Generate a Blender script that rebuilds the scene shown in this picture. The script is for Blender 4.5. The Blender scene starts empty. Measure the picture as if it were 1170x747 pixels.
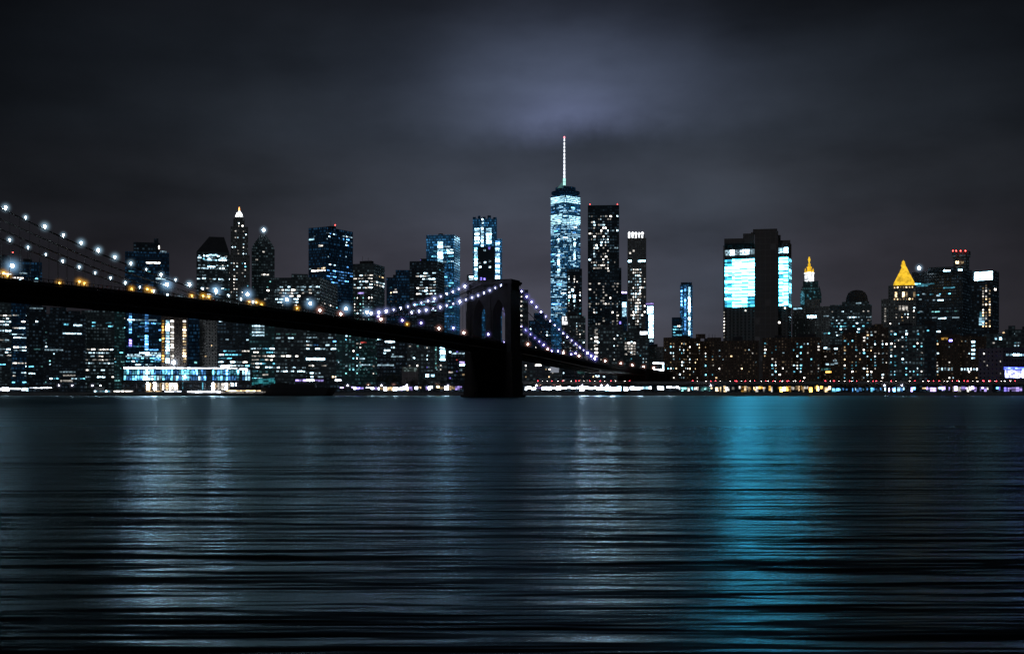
import bpy, bmesh, math, random
from mathutils import Vector, Matrix

S = bpy.context.scene
COL = S.collection
F = 1350.0            # focal length in photo pixels (photo is 1170 px wide)
CX, HY, EYE = 585.0, 446.0, 4.5
GROUND = 2.5
rnd = random.Random(7)

# ------------------------------------------------------------------ helpers
def tag(o, label=None, cat=None, group=None, kind=None):
    if label: o['label'] = label
    if cat: o['category'] = cat
    if group: o['group'] = group
    if kind: o['kind'] = kind
    return o

def empty(name, loc, label, cat, group=None, rz=0.0):
    o = bpy.data.objects.new(name, None)
    COL.objects.link(o)
    o.location = loc
    o.rotation_euler = (0, 0, rz)
    o.empty_display_size = 2
    return tag(o, label, cat, group)

def link(name, me, parent=None):
    o = bpy.data.objects.new(name, me)
    COL.objects.link(o)
    if parent: o.parent = parent
    return o

class MB:
    """collects shapes and links them as ONE mesh object"""
    def __init__(s):
        s.v, s.f, s.uv = [], [], []
    def face(s, pts, uv=None):
        k = len(s.v)
        s.v += [tuple(p) for p in pts]
        s.f.append(tuple(range(k, k + len(pts))))
        s.uv.append(uv or [(p[0] + p[1], p[2]) for p in pts])
    def box(s, x0, x1, y0, y1, z0, z1, M=None):
        c = [Vector((x, y, z)) for z in (z0, z1) for y in (y0, y1) for x in (x0, x1)]
        if M: c = [M @ p for p in c]
        for a in ((0, 1, 5, 4), (1, 3, 7, 5), (3, 2, 6, 7), (2, 0, 4, 6), (4, 5, 7, 6), (0, 2, 3, 1)):
            s.face([c[i] for i in a])
    def prism(s, poly, z0, z1, top=True):
        n = len(poly); u = 0
        for i in range(n):
            a, b = poly[i], poly[(i + 1) % n]
            w = math.hypot(b[0] - a[0], b[1] - a[1])
            s.face([(a[0], a[1], z0), (b[0], b[1], z0), (b[0], b[1], z1), (a[0], a[1], z1)],
                   [(u, z0), (u + w, z0), (u + w, z1), (u, z1)])
            u += w
        if top:
            s.face([(p[0], p[1], z1) for p in poly])
    def loft(s, rings, cap=True):
        for r0, r1 in zip(rings, rings[1:]):
            n = len(r0)
            for i in range(n):
                j = (i + 1) % n
                s.face([r0[i], r0[j], r1[j], r1[i]])
        if cap: s.face(rings[-1])
    def lathe(s, cx, cy, prof, n=16, rot=0):
        s.loft([[(cx + r * math.cos(rot + 2 * math.pi * i / n), cy + r * math.sin(rot + 2 * math.pi * i / n), z)
                 for i in range(n)] for r, z in prof])
    def tube(s, pts, r, n=6):
        rings = []
        for i, p in enumerate(pts):
            p = Vector(p)
            a = Vector(pts[max(i - 1, 0)]); b = Vector(pts[min(i + 1, len(pts) - 1)])
            t = (b - a).normalized()
            e = t.cross(Vector((0, 0, 1)))
            if e.length < 1e-3: e = Vector((1, 0, 0))
            e.normalize(); g = e.cross(t)
            rings.append([p + e * r * math.cos(2 * math.pi * k / n) + g * r * math.sin(2 * math.pi * k / n) for k in range(n)])
        s.loft(rings)
    def mesh(s, name, mat):
        me = bpy.data.meshes.new(name)
        me.from_pydata(s.v, [], s.f)
        l = me.uv_layers.new(name='UVMap')
        k = 0
        for fuv in s.uv:
            for q in fuv:
                l.data[k].uv = q; k += 1
        me.materials.append(mat)
        me.update()
        return me
    def build(s, name, mat, parent=None):
        return link(name, s.mesh(name, mat), parent)

# ------------------------------------------------------------------ materials
class NT:
    def __init__(s, tree): s.t = tree; tree.nodes.clear()
    def n(s, typ, **kw):
        x = s.t.nodes.new(typ)
        for k, v in kw.items(): setattr(x, k, v)
        return x
    def put(s, sock, v):
        if isinstance(v, (int, float)): sock.default_value = v
        elif isinstance(v, tuple): sock.default_value = v if len(v) == len(sock.default_value) else v + (1.0,)
        else: s.t.links.new(v, sock)
    def m(s, op, a, b=None, c=None, clamp=False):
        x = s.n('ShaderNodeMath', operation=op); x.use_clamp = clamp
        for i, q in enumerate((a, b, c)):
            if q is not None: s.put(x.inputs[i], q)
        return x.outputs[0]
    def mix(s, f, a, b):
        x = s.n('ShaderNodeMix', data_type='RGBA')
        s.put(x.inputs[0], f); s.put(x.inputs[6], a); s.put(x.inputs[7], b)
        return x.outputs[2]
    def scale(s, col, f):
        x = s.n('ShaderNodeVectorMath', operation='SCALE')
        s.put(x.inputs[0], col); s.put(x.inputs[3], f)
        return x.outputs[0]
    def addv(s, a, b):
        x = s.n('ShaderNodeVectorMath', operation='ADD')
        s.put(x.inputs[0], a); s.put(x.inputs[1], b)
        return x.outputs[0]

def newmat(name):
    m = bpy.data.materials.new(name); m.use_nodes = True
    return m, NT(m.node_tree)

def plain(name, col, rough=.7, metal=0.0, scale=.15, var=.35):
    m, t = newmat(name)
    geo = t.n('ShaderNodeNewGeometry')
    nz = t.n('ShaderNodeTexNoise'); nz.inputs['Scale'].default_value = scale; nz.inputs['Detail'].default_value = 6
    t.put(nz.inputs['Vector'], geo.outputs['Position'])
    k = t.m('MULTIPLY_ADD', nz.outputs[0], 2 * var, 1 - var)
    b = t.n('ShaderNodeBsdfPrincipled')
    t.put(b.inputs['Base Color'], t.scale(tuple(col), k))
    b.inputs['Roughness'].default_value = rough; b.inputs['Metallic'].default_value = metal
    o = t.n('ShaderNodeOutputMaterial'); t.put(o.inputs[0], b.outputs[0])
    return m

def glow(name, col, strength, var=True, broken=1.6, sample=True):
    """a lit thing: window, lamp; strength differs from window to window and along a ribbon"""
    m, t = newmat(name)
    e = t.n('ShaderNodeEmission')
    t.put(e.inputs[0], tuple(col) + (1.0,))
    s = strength
    if var:
        oi = t.n('ShaderNodeObjectInfo')
        r = t.m('POWER', oi.outputs['Random'], 3.6)
        s = t.m('MULTIPLY_ADD', r, 4.4 * strength, .16 * strength)
    if broken:
        geo = t.n('ShaderNodeNewGeometry')
        sp = t.n('ShaderNodeSeparateXYZ'); t.put(sp.inputs[0], geo.outputs['Position'])
        u = t.m('FLOOR', t.m('DIVIDE', t.m('MULTIPLY_ADD', sp.outputs[1], .45, sp.outputs[0]), broken))
        w = t.n('ShaderNodeTexWhiteNoise', noise_dimensions='2D')
        c = t.n('ShaderNodeCombineXYZ'); t.put(c.inputs[0], u); t.put(c.inputs[1], t.m('FLOOR', t.m('DIVIDE', sp.outputs[2], 1.5)))
        t.put(w.inputs['Vector'], c.outputs[0])
        s = t.m('MULTIPLY', s, t.m('MULTIPLY_ADD', t.m('POWER', w.outputs[0], 1.6), 1.8, .18))
    t.put(e.inputs[1], s)
    o = t.n('ShaderNodeOutputMaterial'); t.put(o.inputs[0], e.outputs[0])
    m.cycles.emission_sampling = 'FRONT_BACK' if sample else 'NONE'
    return m

def facade(name, wall, glass, dim, power, du=3.2, dv=3.9, mu=.7, mv=.5, th=.5, ribs=0.0):
    """wall with a grid of unlit and faintly lit windows, in metres of the wall's own UV"""
    m, t = newmat(name)
    uv = t.n('ShaderNodeUVMap')
    sp = t.n('ShaderNodeSeparateXYZ'); t.put(sp.inputs[0], uv.outputs[0])
    oi = t.n('ShaderNodeObjectInfo')
    off = t.m('MULTIPLY', oi.outputs['Random'], 37.0)
    u = t.m('DIVIDE', sp.outputs[0], du); v = t.m('DIVIDE', sp.outputs[1], dv)
    fu, fv = t.m('FRACT', u), t.m('FRACT', v)
    mask = t.m('MULTIPLY', t.m('LESS_THAN', t.m('ABSOLUTE', t.m('SUBTRACT', fu, .5)), mu / 2),
               t.m('LESS_THAN', t.m('ABSOLUTE', t.m('SUBTRACT', fv, .5)), mv / 2))
    c = t.n('ShaderNodeCombineXYZ')
    t.put(c.inputs[0], t.m('ADD', t.m('FLOOR', u), off)); t.put(c.inputs[1], t.m('FLOOR', v)); t.put(c.inputs[2], off)
    w1 = t.n('ShaderNodeTexWhiteNoise', noise_dimensions='3D'); t.put(w1.inputs['Vector'], c.outputs[0])
    c2 = t.n('ShaderNodeCombineXYZ')
    t.put(c2.inputs[0], off); t.put(c2.inputs[1], t.m('FLOOR', v)); t.put(c2.inputs[2], 5.0)
    w2 = t.n('ShaderNodeTexWhiteNoise', noise_dimensions='3D'); t.put(w2.inputs['Vector'], c2.outputs[0])
    nz = t.n('ShaderNodeTexNoise'); nz.inputs['Scale'].default_value = .035; nz.inputs['Detail'].default_value = 3
    t.put(nz.inputs['Vector'], uv.outputs[0])
    lit = t.m('GREATER_THAN', w1.outputs[0], th)
    amt = t.m('MULTIPLY', t.m('POWER', w1.outputs[0], 3.0), t.m('MULTIPLY_ADD', w2.outputs[0], 1.2, .15))
    amt = t.m('MULTIPLY', t.m('MULTIPLY', amt, lit), mask)
    amt = t.m('ADD', amt, t.m('MULTIPLY', nz.outputs[0], .10))
    wn = t.n('ShaderNodeTexNoise'); wn.inputs['Scale'].default_value = .25; wn.inputs['Detail'].default_value = 5
    t.put(wn.inputs['Vector'], uv.outputs[0])
    wc = t.scale(tuple(wall), t.m('MULTIPLY_ADD', wn.outputs[0], .8, .6))
    if ribs:
        rb = t.m('LESS_THAN', t.m('FRACT', t.m('DIVIDE', sp.outputs[0], ribs)), .45)
        wc = t.scale(wc, t.m('MULTIPLY_ADD', rb, .8, .25))
    b = t.n('ShaderNodeBsdfPrincipled')
    t.put(b.inputs['Base Color'], t.mix(mask, wc, tuple(glass)))
    t.put(b.inputs['Roughness'], t.m('MULTIPLY_ADD', mask, -.55, .8))
    t.put(b.inputs['Emission Color'], tuple(dim)); t.put(b.inputs['Emission Strength'], t.m('MULTIPLY', amt, power))
    o = t.n('ShaderNodeOutputMaterial'); t.put(o.inputs[0], b.outputs[0])
    m.cycles.emission_sampling = 'NONE'
    return m

FAC = {
    'dark':  facade('dark_office_wall', (.05, .052, .06), (.012, .015, .02), (.40, .62, .72), .10, th=.45),
    'black': facade('black_office_wall', (.02, .021, .025), (.01, .012, .016), (.3, .55, .8), .06, th=.5),
    'teal':  facade('teal_office_wall', (.045, .05, .055), (.01, .02, .024), (.2, .6, .68), .16, th=.4),
    'navy':  facade('blue_glass_wall', (.03, .035, .045), (.008, .014, .03), (.06, .25, .55), .16, du=1.6, mu=.85, mv=.6, th=.3),
    'blue':  facade('bright_blue_glass_wall', (.03, .04, .05), (.01, .02, .04), (.05, .27, .60), .95, du=1.6, mu=.88, mv=.62, th=.2),
    'brick': facade('brick_wall', (.045, .034, .031), (.012, .012, .014), (.9, .66, .45), .05, du=3.0, dv=2.9, mu=.4, mv=.48, th=.55),
    'stone': facade('stone_wall', (.20, .19, .18), (.012, .013, .016), (.6, .75, .8), .06, du=3.0, dv=3.6, mu=.4, mv=.5, th=.7),
    'ribs':  facade('ribbed_stone_wall', (.16, .15, .145), (.16, .15, .145), (.3, .4, .5), .01, ribs=5.0, th=.9),
    'plain': facade('blank_stone_wall', (.20, .175, .165), (.165, .145, .137), (.3, .3, .35), .02, du=6.5, dv=7.8, mu=.9, mv=.92, th=.95),
    'violet': facade('pale_school_wall', (.17, .16, .20), (.012, .012, .02), (.3, .25, .9), .03, du=4.5, dv=4.2, mu=.4, mv=.4, th=.6),
}
WIN = {
    'cool':  glow('cool_white_window', (.56, .84, 1.0), 1.8),
    'white': glow('white_window', (1.0, .93, .84), 1.8),
    'warm':  glow('warm_window', (1.0, .70, .38), 1.3),
    'cyan':  glow('cyan_window', (.16, .62, .85), 1.4),
    'teal':  glow('dim_teal_window', (.22, .62, .62), .55),
    'blue':  glow('blue_window', (.12, .42, 1.0), 1.8),
    'indigo': glow('indigo_window', (.25, .2, 1.0), 2.6),
    'amber': glow('amber_window', (1.0, .52, .10), 1.3),
    'red':   glow('red_window', (1.0, .12, .1), 1.6),
    'sky':   glow('icy_window', (.42, .78, 1.0), 6.0, broken=2.0),
    'beam':  glow('bright_strip_light', (.80, .88, 1.0), 36.0, broken=3.0),
    'bluehall': glow('blue_white_hall_window', (.45, .48, 1.0), 5.0, var=False, broken=4.0),
    'bluespill': glow('blue_floodlit_band', (.08, .12, 1.0), 7.0, var=False, broken=4.0),
    'band':  glow('pale_cyan_band_window', (.46, .84, 1.0), 1.9, var=False, broken=2.6),
    'hall':  glow('cyan_white_hall_window', (.075, .60, .90), 32.0, var=False, broken=6.5),
    'halledge':  glow('cyan_hall_window', (.06, .55, .85), 2.2, var=False, broken=4.5),
    'gold':  glow('golden_roof_light', (1.0, .52, .03), 1.5, broken=1.2),
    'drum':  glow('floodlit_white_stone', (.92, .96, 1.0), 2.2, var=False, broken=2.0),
    'purple': glow('purple_strip_light', (.5, .38, 1.0), 3.0, broken=2.4),
    'orange': glow('orange_work_light', (1.0, .45, .05), 7.0, broken=1.1),
}
ROOF = plain('roof_gravel', (.05, .05, .055), .9)
METAL = plain('dark_metal', (.04, .042, .05), .5, .6)
STONE = plain('granite_masonry', (.045, .046, .046), .85, scale=.22, var=.75)
DARKSTONE = plain('soot_dark_masonry', (.035, .027, .026), .9, scale=.3, var=.5)
ASPHALT = plain('asphalt', (.045, .045, .05), .85)
CONCRETE = plain('concrete', (.20, .20, .195), .85, scale=.3)
STEEL = plain('painted_bridge_steel', (.055, .05, .045), .6, .3)

QUAD = {}
def quad(mat):
    if mat.name not in QUAD:
        b = MB(); b.face([(0, 0, 0), (1, 0, 0), (1, 0, 1), (0, 0, 1)])
        QUAD[mat.name] = b.mesh('pane_' + mat.name, mat)
    return QUAD[mat.name]

def zpx(y, Y): return EYE + (HY - y) * Y / F
def pick(spec, r):
    items = [q.split(':') for q in spec.split()]
    tot = sum(float(q[1]) for q in items); x = r.random() * tot
    for k, w in items:
        x -= float(w)
        if x <= 0: return k
    return items[-1][0]

class Face:
    def __init__(s, p, q, z0, z1):
        s.o = Vector((p[0], p[1])); d = Vector((q[0], q[1])) - s.o
        s.w = max(d.length, 1e-4); s.u = d / s.w; s.n = Vector((s.u.y, -s.u.x)); s.z0, s.z1 = z0, z1
        s.Y = (p[1] + q[1]) / 2
    def at(s, x):
        t = (x - CX) / F
        return (t * s.o.y - s.o.x) / (s.u.x - t * s.u.y)
    def z(s, y): return zpx(y, s.Y)

def footprint(xl, xr, Y, xc=None, a=25, depth=None):
    if xc is None:
        xm = (xl + xr) / 2; ph = math.atan((xm - CX) / F)
        C = Vector(((xm - CX) / F * Y, Y)); u = Vector((math.cos(ph), -math.sin(ph))); r = Vector((math.sin(ph), math.cos(ph)))
        hw = (xr - xl) / 2 * Y / F * math.cos(ph) / 1.0
        hw = (xr - xl) / 2 * Y / F / (1 / math.cos(ph))
        d = depth or max(14, min(36, hw * 1.7))
        PL, PR = C - u * hw, C + u * hw
        return [PL, PR, PR + r * d, PL + r * d], 1
    ph = math.atan((xc - CX) / F)
    C = Vector(((xc - CX) / F * Y, Y)); u = Vector((math.cos(ph), -math.sin(ph))); r = Vector((math.sin(ph), math.cos(ph)))
    ar = math.radians(a)
    dl = -u * math.cos(ar) + r * math.sin(ar); dr = u * math.sin(ar) + r * math.cos(ar)
    def hit(x, d):
        t = (x - CX) / F
        return C + d * ((t * C.y - C.x) / (d.x - t * d.y))
    PL, PR = hit(xl, dl), hit(xr, dr)
    return [PL, C, PR, PL + PR - C], 2

class Bld:
    def __init__(s, name, label, cat, xl, xr, yt, Y, xc=None, a=25, mat='dark', depth=None, group=None, base=GROUND, cabin=True):
        poly, k = footprint(xl, xr, Y, xc, a, depth)
        c = sum((p for p in poly), Vector((0, 0))) / 4
        s.c, s.base, s.Y = c, base, Y
        s.root = empty(name, (c.x, c.y, base), label, cat, group)
        s.r = random.Random(hash_str(label))
        s.faces, s.n, s.count = [], 0, 0
        s.extra = []
        s.tier(poly, k, base, zpx(yt, Y), mat, 'facade')
        if cabin and (xr - xl) > 12:
            P = poly
            for i in range(s.r.choice((1, 2, 2, 3))):
                q = P[0].lerp(P[1], s.r.uniform(.2, .75)).lerp(P[3].lerp(P[2], .5), s.r.uniform(.25, .6))
                h = s.r.uniform(2.0, 5.0); w = s.r.uniform(2.5, 6.0)
                b = MB(); M = Matrix.Translation((q.x - c.x, q.y - c.y, s.top - base)) @ Matrix.Rotation(math.atan2((P[1] - P[0]).y, (P[1] - P[0]).x), 4, 'Z')
                b.box(-w, w, -w * .7, w * .7, -.6, h, M)
                if s.r.random() < .5: b.tube([M @ Vector((0, 0, h - .1)), M @ Vector((0, 0, h + s.r.uniform(3, 9)))], .18, 5)
                b.build('roof_cabin', ROOF, s.root)
    def loc(s, p): return (p[0] - s.c.x, p[1] - s.c.y, (p[2] if len(p) > 2 else 0) - s.base)
    def tier(s, poly, k, z0, z1, mat='dark', name='upper_tier', roof=True):
        b = MB(); b.prism([(p[0] - s.c.x, p[1] - s.c.y) for p in poly], z0 - s.base, z1 - s.base, top=False)
        w = b.build(name, FAC[mat] if isinstance(mat, str) else mat, s.root)
        if roof:
            b = MB(); q = [(p[0] - s.c.x, p[1] - s.c.y) for p in poly]
            m = Vector((sum(p[0] for p in q) / len(q), sum(p[1] for p in q) / len(q)))
            q = [tuple(Vector(p).lerp(m, .01)) for p in q]
            b.prism(q, z1 - s.base - 2.0, z1 - s.base - .8)
            b.build('roof', ROOF, w)
        s.top = z1
        fs = [Face(poly[i], poly[i + 1], z0, z1) for i in range(k)]
        s.faces += fs
        s.n = len(s.faces)
        return fs
    def step(s, xl, xr, yt, yb, Y=None, xc=None, a=25, mat='dark', depth=None, name='upper_tier'):
        Y = Y or s.Y
        poly, k = footprint(xl, xr, Y, xc, a, depth)
        return s.tier(poly, k, zpx(yb, Y), zpx(yt, Y), mat, name)
    def pane(s, f, u0, u1, z0, z1, mat, name='window', off=.12):
        o = bpy.data.objects.new(name, quad(WIN[mat] if isinstance(mat, str) else mat))
        COL.objects.link(o); o.parent = s.root
        p = f.o + f.u * u0 + f.n * off
        o.location = s.loc((p.x, p.y, z0))
        o.rotation_euler = (0, 0, math.atan2(f.u.y, f.u.x))
        o.scale = (max(u1 - u0, .2), 1, max(z1 - z0, .2))
        s.count += 1
        return o
    def lit(s, i, x0, x1, y0, y1, mat, name='window'):
        """one lit opening given where the photo shows it on this wall"""
        f = s.faces[i]; u0, u1 = f.at(x0), f.at(x1)
        return s.pane(f, max(u0, .1), min(u1, f.w - .1), zpx(y1, f.Y), zpx(y0, f.Y), mat, name, .16)
    def fill(s, i, mode, y0, y1, cols='cool:5 white:3 cyan:1 warm:1', n=40, x0=None, x1=None, p=.5, d=.6, run=(2.5, 8), fl=3.9, h=1.35, cw=3.4, ww=1.25):
        f = s.faces[i]; r = s.r
        ua = max(f.at(x0), .8) if x0 is not None else .8
        ub = min(f.at(x1), f.w - .8) if x1 is not None else f.w - .8
        za, zb = max(f.z(y1), f.z0 + 1), min(f.z(y0), f.z1 - 1.5)
        out = []
        nf = int((zb - za) / fl)
        if mode == 'office':
            for k in range(nf):
                if r.random() > p: continue
                z = za + k * fl + .8; c = pick(cols, r); dd = d * r.uniform(.5, 1.4)
                u = ua + r.uniform(0, 2)
                while u < ub - 1:
                    w = min(r.uniform(*run), ub - u)
                    if r.random() < dd: out.append((u, u + w, z, z + h, c if r.random() < .7 else pick(cols, r)))
                    u += w + r.choice((.5, .7, 1.5))
        else:
            nc = max(1, int((ub - ua) / cw)); wt = [r.uniform(.2, 1.5) if r.random() > .3 else 2.4 for _ in range(nc)]
            for k in range(nf):
                for q in range(nc):
                    if r.random() < p * wt[q]:
                        u = ua + (q + .5) * (ub - ua) / nc - ww / 2; z = za + k * fl + .7
                        out.append((u, u + ww * r.choice((.7, 1, 1, 1.5)), z, z + h, pick(cols, r)))
        r.shuffle(out)
        n = min(int(n * 1.4), 98 - s.count)
        for q in out[:max(n, 0)]: s.pane(f, *q)
        s.extra += [(f,) + q for q in out[max(n, 0):]] if mode.endswith('office') and n < 0 else []
        return out[max(n, 0):]
    def rest(s, lst, f, mat):
        """windows past a hundred: one part"""
        b = MB()
        for u0, u1, z0, z1, c in lst:
            p, q = f.o + f.u * u0 + f.n * .12, f.o + f.u * u1 + f.n * .12
            b.face([s.loc((p.x, p.y, z0)), s.loc((q.x, q.y, z0)), s.loc((q.x, q.y, z1)), s.loc((p.x, p.y, z1))])
        if lst: tag(b.build('window', WIN[mat], s.root), kind='stuff')
    def lamp(s, x, y, r, mat, Y=None, name='beacon'):
        Y = Y or s.Y
        b = MB(); X = (x - CX) / F * Y; z = zpx(y, Y)
        cx, cy, cz = s.loc((X, Y, z))
        b.lathe(cx, cy, [(.02, cz - r), (r * .7, cz - r * .7), (r, cz), (r * .7, cz + r * .7), (.02, cz + r)], 10)
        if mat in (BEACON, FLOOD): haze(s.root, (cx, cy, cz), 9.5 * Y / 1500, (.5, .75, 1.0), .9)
        return b.build(name, mat, s.root)
    def spin(s, x, Y, prof, mat, name, n=16, rot=0, sx=1):
        """a turned shape: profile of (radius in photo px, photo y)"""
        b = MB(); cx, cy, _ = s.loc(((x - CX) / F * Y, Y, 0))
        b.lathe(cx, cy, [(max(q, .02) * Y / F, zpx(y, Y) - s.base) for q, y in prof], n, rot)
        return b.build(name, mat, s.root)

def hash_str(t):
    h = 5381
    for ch in t: h = (h * 33 + ord(ch)) & 0xffffff
    return h

BEACON = glow('white_beacon', (.7, .88, 1.0), 40, var=False, broken=0)
FLOOD = glow('white_floodlight', (.8, .9, 1.0), 260, var=False, broken=0)
REDLAMP = glow('red_beacon', (1.0, .06, .05), 14, var=False, broken=0)
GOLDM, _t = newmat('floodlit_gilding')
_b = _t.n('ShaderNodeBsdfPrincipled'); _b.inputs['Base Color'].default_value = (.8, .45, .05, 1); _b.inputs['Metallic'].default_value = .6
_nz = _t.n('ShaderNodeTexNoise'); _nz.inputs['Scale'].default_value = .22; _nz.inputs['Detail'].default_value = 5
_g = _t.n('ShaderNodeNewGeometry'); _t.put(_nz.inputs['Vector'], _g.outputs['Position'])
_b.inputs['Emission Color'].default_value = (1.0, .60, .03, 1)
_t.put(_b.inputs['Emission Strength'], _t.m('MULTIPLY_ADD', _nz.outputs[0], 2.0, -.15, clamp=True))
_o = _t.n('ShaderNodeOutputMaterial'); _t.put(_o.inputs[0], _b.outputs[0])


HALO = {}  # glow balls put around lights, emission only, no mist to scatter
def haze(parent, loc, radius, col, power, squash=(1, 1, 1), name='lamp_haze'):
    """added glow around a lamp: a ball of pure emission, strongest at its centre"""
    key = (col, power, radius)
    if key not in HALO:
        m, t = newmat('halo_glow'); tc = t.n('ShaderNodeTexCoord')
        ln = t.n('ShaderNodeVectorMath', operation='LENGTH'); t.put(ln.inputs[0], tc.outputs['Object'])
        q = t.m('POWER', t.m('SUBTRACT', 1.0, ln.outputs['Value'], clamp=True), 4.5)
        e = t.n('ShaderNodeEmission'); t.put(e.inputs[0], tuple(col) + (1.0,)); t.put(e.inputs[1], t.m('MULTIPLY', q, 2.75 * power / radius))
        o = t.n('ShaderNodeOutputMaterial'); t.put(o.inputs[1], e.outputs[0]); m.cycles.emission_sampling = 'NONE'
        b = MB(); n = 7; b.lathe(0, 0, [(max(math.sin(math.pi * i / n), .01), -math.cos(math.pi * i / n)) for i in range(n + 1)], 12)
        HALO[key] = b.mesh('halo_ball', m)
    o = link(name, HALO[key], parent); o.location = loc; o.scale = tuple(radius * k for k in squash)
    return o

# ------------------------------------------------------------------ buildings, from the left bank of the frame to the right
# --- behind the bridge, far left
b = Bld('office_tower', 'dark office tower cut by the photo edge with red roof beacon above the bridge deck', 'office tower', -45, 17, 290, 1500, mat='dark')
b.lamp(14.5, 288.5, .7, REDLAMP)
b.fill(0, 'office', 300, 345, n=10, p=.5, x0=-10); b.fill(0, 'office', 355, 435, n=26, p=.5, x0=-10)
b = Bld('office_tower', 'blue-black flat-topped office block behind the left end of the bridge deck', 'office tower', 13, 48, 299, 1450, mat='navy')
b.lit(0, 22, 31, 311.5, 313, 'cool'); b.fill(0, 'office', 315, 330, n=6, p=.6)
b.fill(0, 'office', 344, 438, n=40, p=.45, d=.6, x0=13, x1=30, cols='white:5 cool:4'); b.fill(0, 'office', 350, 438, n=14, p=.3)
b = Bld('office_block', 'low black office block left of the sky gap under the bridge, lit top row', 'office building', 30, 53, 350, 1330, mat='black')
b.lit(0, 34, 49, 351.5, 353, 'cool'); b.fill(0, 'office', 356, 436, n=14, p=.3, cols='cool:4 cyan:2 teal:3')
b = Bld('office_block', 'black block with one long lit row under the strip of sky below the bridge', 'office building', 49, 98, 359, 1300, mat='black')
b.step(57, 76, 351, 360, mat='black'); b.step(78, 92, 355, 360, mat='black')
b.lit(0, 72, 93, 380, 381.6, 'cool'); b.lit(0, 73, 78, 369.5, 371.5, 'cyan'); b.lit(0, 84, 94, 370.5, 372.5, 'cool'); b.lit(0, 51, 72, 399, 400.6, 'cool')
b.lit(0, 68, 86, 424, 425.5, 'cool'); b.lit(0, 72, 86, 428, 429.5, 'white'); b.lit(0, 69, 83, 434, 436, 'white')
b.fill(0, 'resid', 374, 438, n=34, p=.12, x0=50, x1=64, cols='cool:5 teal:4 white:2'); b.fill(0, 'office', 365, 438, n=10, p=.2, run=(1.5, 3))
b = Bld('office_tower', 'dark slab with broken white office rows right of the long lit row', 'office tower', 93, 131, 355, 1340, mat='dark')
b.fill(0, 'office', 366, 374, n=8, p=.9, cols='cool:3 cyan:2', x0=104); b.fill(0, 'office', 396, 436, n=50, p=.75, d=.6, cols='white:5 cool:4 warm:1', run=(1.8, 5))
b = Bld('office_tower', 'slim grey-blue tower squeezed beside the bright blue glass tower', 'office tower', 124, 147, 349, 1480, mat='teal')
b.fill(0, 'office', 352, 436, n=30, p=.5, d=.5, cols='white:3 teal:4 cyan:3', run=(1.5, 5))
b = Bld('glass_tower', 'blue glass tower with stepped dark top, white lit roof corner and two columns of lights', 'skyscraper', 143, 193.5, 288, 1400, mat='navy')
b.step(152.5, 182.5, 277, 289, mat='black'); b.step(176, 181, 272.5, 278, mat='black')
for x0, x1, y0, y1, m in ((181, 189.5, 280, 284.5, 'white'), (183, 190, 286, 288, 'cool'), (167, 183, 299.4, 300.8, 'white'), (147, 153, 309.5, 311, 'cyan'), (166, 172, 309.5, 311, 'cyan'), (178, 190, 317, 319, 'cool')):
    b.lit(1 if y0 < 286 else 0, x0, x1, y0, y1, m)
for y in range(352, 396, 3):
    if rnd.random() < .85: b.lit(0, 147.5, 150.5, y, y + 2.0, 'indigo' if y > 386 else 'blue')
    if rnd.random() < .85: b.lit(0, 165.5, 169.5, y + 4, y + 6, 'blue')
b.fill(0, 'office', 345, 416, n=46, p=.8, d=.5, cols='blue:6 cyan:3 cool:2', run=(4, 14), h=1.5)
b.fill(0, 'office', 400, 418, n=20, p=.9, d=.7, cols='cool:3 cyan:4', run=(2, 8))
b = Bld('apartment_tower', 'brown tower edged by glowing amber and white strings of windows behind the pier building', 'apartment tower', 184, 213.5, 352, 1240, mat='brick')
for k in range(15):
    y = 366 + k * 3.3
    b.lit(0, 185, 187.4, y, y + 1.9, 'amber'); b.lit(0, 189.5, 193.5, y, y + 2.3, 'sky'); b.lit(0, 195, 198.5, y, y + 1.9, 'white')
    b.lit(0, 209, 212.6, y, y + 1.8, 'warm' if k % 3 else 'white')
b.lamp(198.5, 414, 1.6, FLOOD, Y=1225, name='floodlight')
b = Bld('apartment_tower', 'unlit slate blue slab right of the amber-edged tower', 'apartment tower', 214, 229, 358, 1280, mat='navy')
b.lit(0, 222, 225, 413, 415, 'teal')
b = Bld('apartment_tower', 'blank grey-brown slab with faint balcony lines below the bridge', 'apartment tower', 228, 248.5, 361, 1270, mat='stone')
b.fill(0, 'resid', 363, 425, n=7, p=.03, cols='teal:3 warm:1')

# --- the left skyline above the bridge
b = Bld('office_tower', 'broad dark tower under a sloping hipped roof, bright rows near its top', 'office tower', 224.5, 262, 288, 1480, mat='dark', cabin=False)
m = MB(); P, _ = footprint(224.5, 262, 1480); T, _ = footprint(239, 256, 1492)
m.loft([[b.loc((p.x, p.y, zpx(288, 1480))) for p in P], [b.loc((p.x, p.y, zpx(270.5, 1490))) for p in T]]); m.build('hipped_roof', ROOF, b.root)
for x0, x1, y0 in ((226, 230, 294), (238, 249, 290.6), (226, 229, 297.5), (233, 248, 296.5), (250, 259, 296.2), (238, 246, 293.5), (252, 259, 293.5), (237, 246, 304), (250, 258, 303.5), (232, 238, 306), (253, 258, 307), (231, 235, 314), (231, 235, 317.5), (254, 256, 319)):
    b.lit(0, x0, x1, y0, y0 + 1.5, 'sky' if y0 < 298 and x1 - x0 > 8 else 'cool')
b.lit(0, 254, 262, 329.5, 331, 'cyan'); b.fill(0, 'office', 300, 345, n=14, p=.4, run=(1.5, 4)); b.fill(0, 'office', 290, 308, n=20, p=.6, run=(1.5, 3))
b.fill(0, 'office', 362, 436, n=20, p=.5, cols='cool:4 teal:3 white:2')
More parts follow.
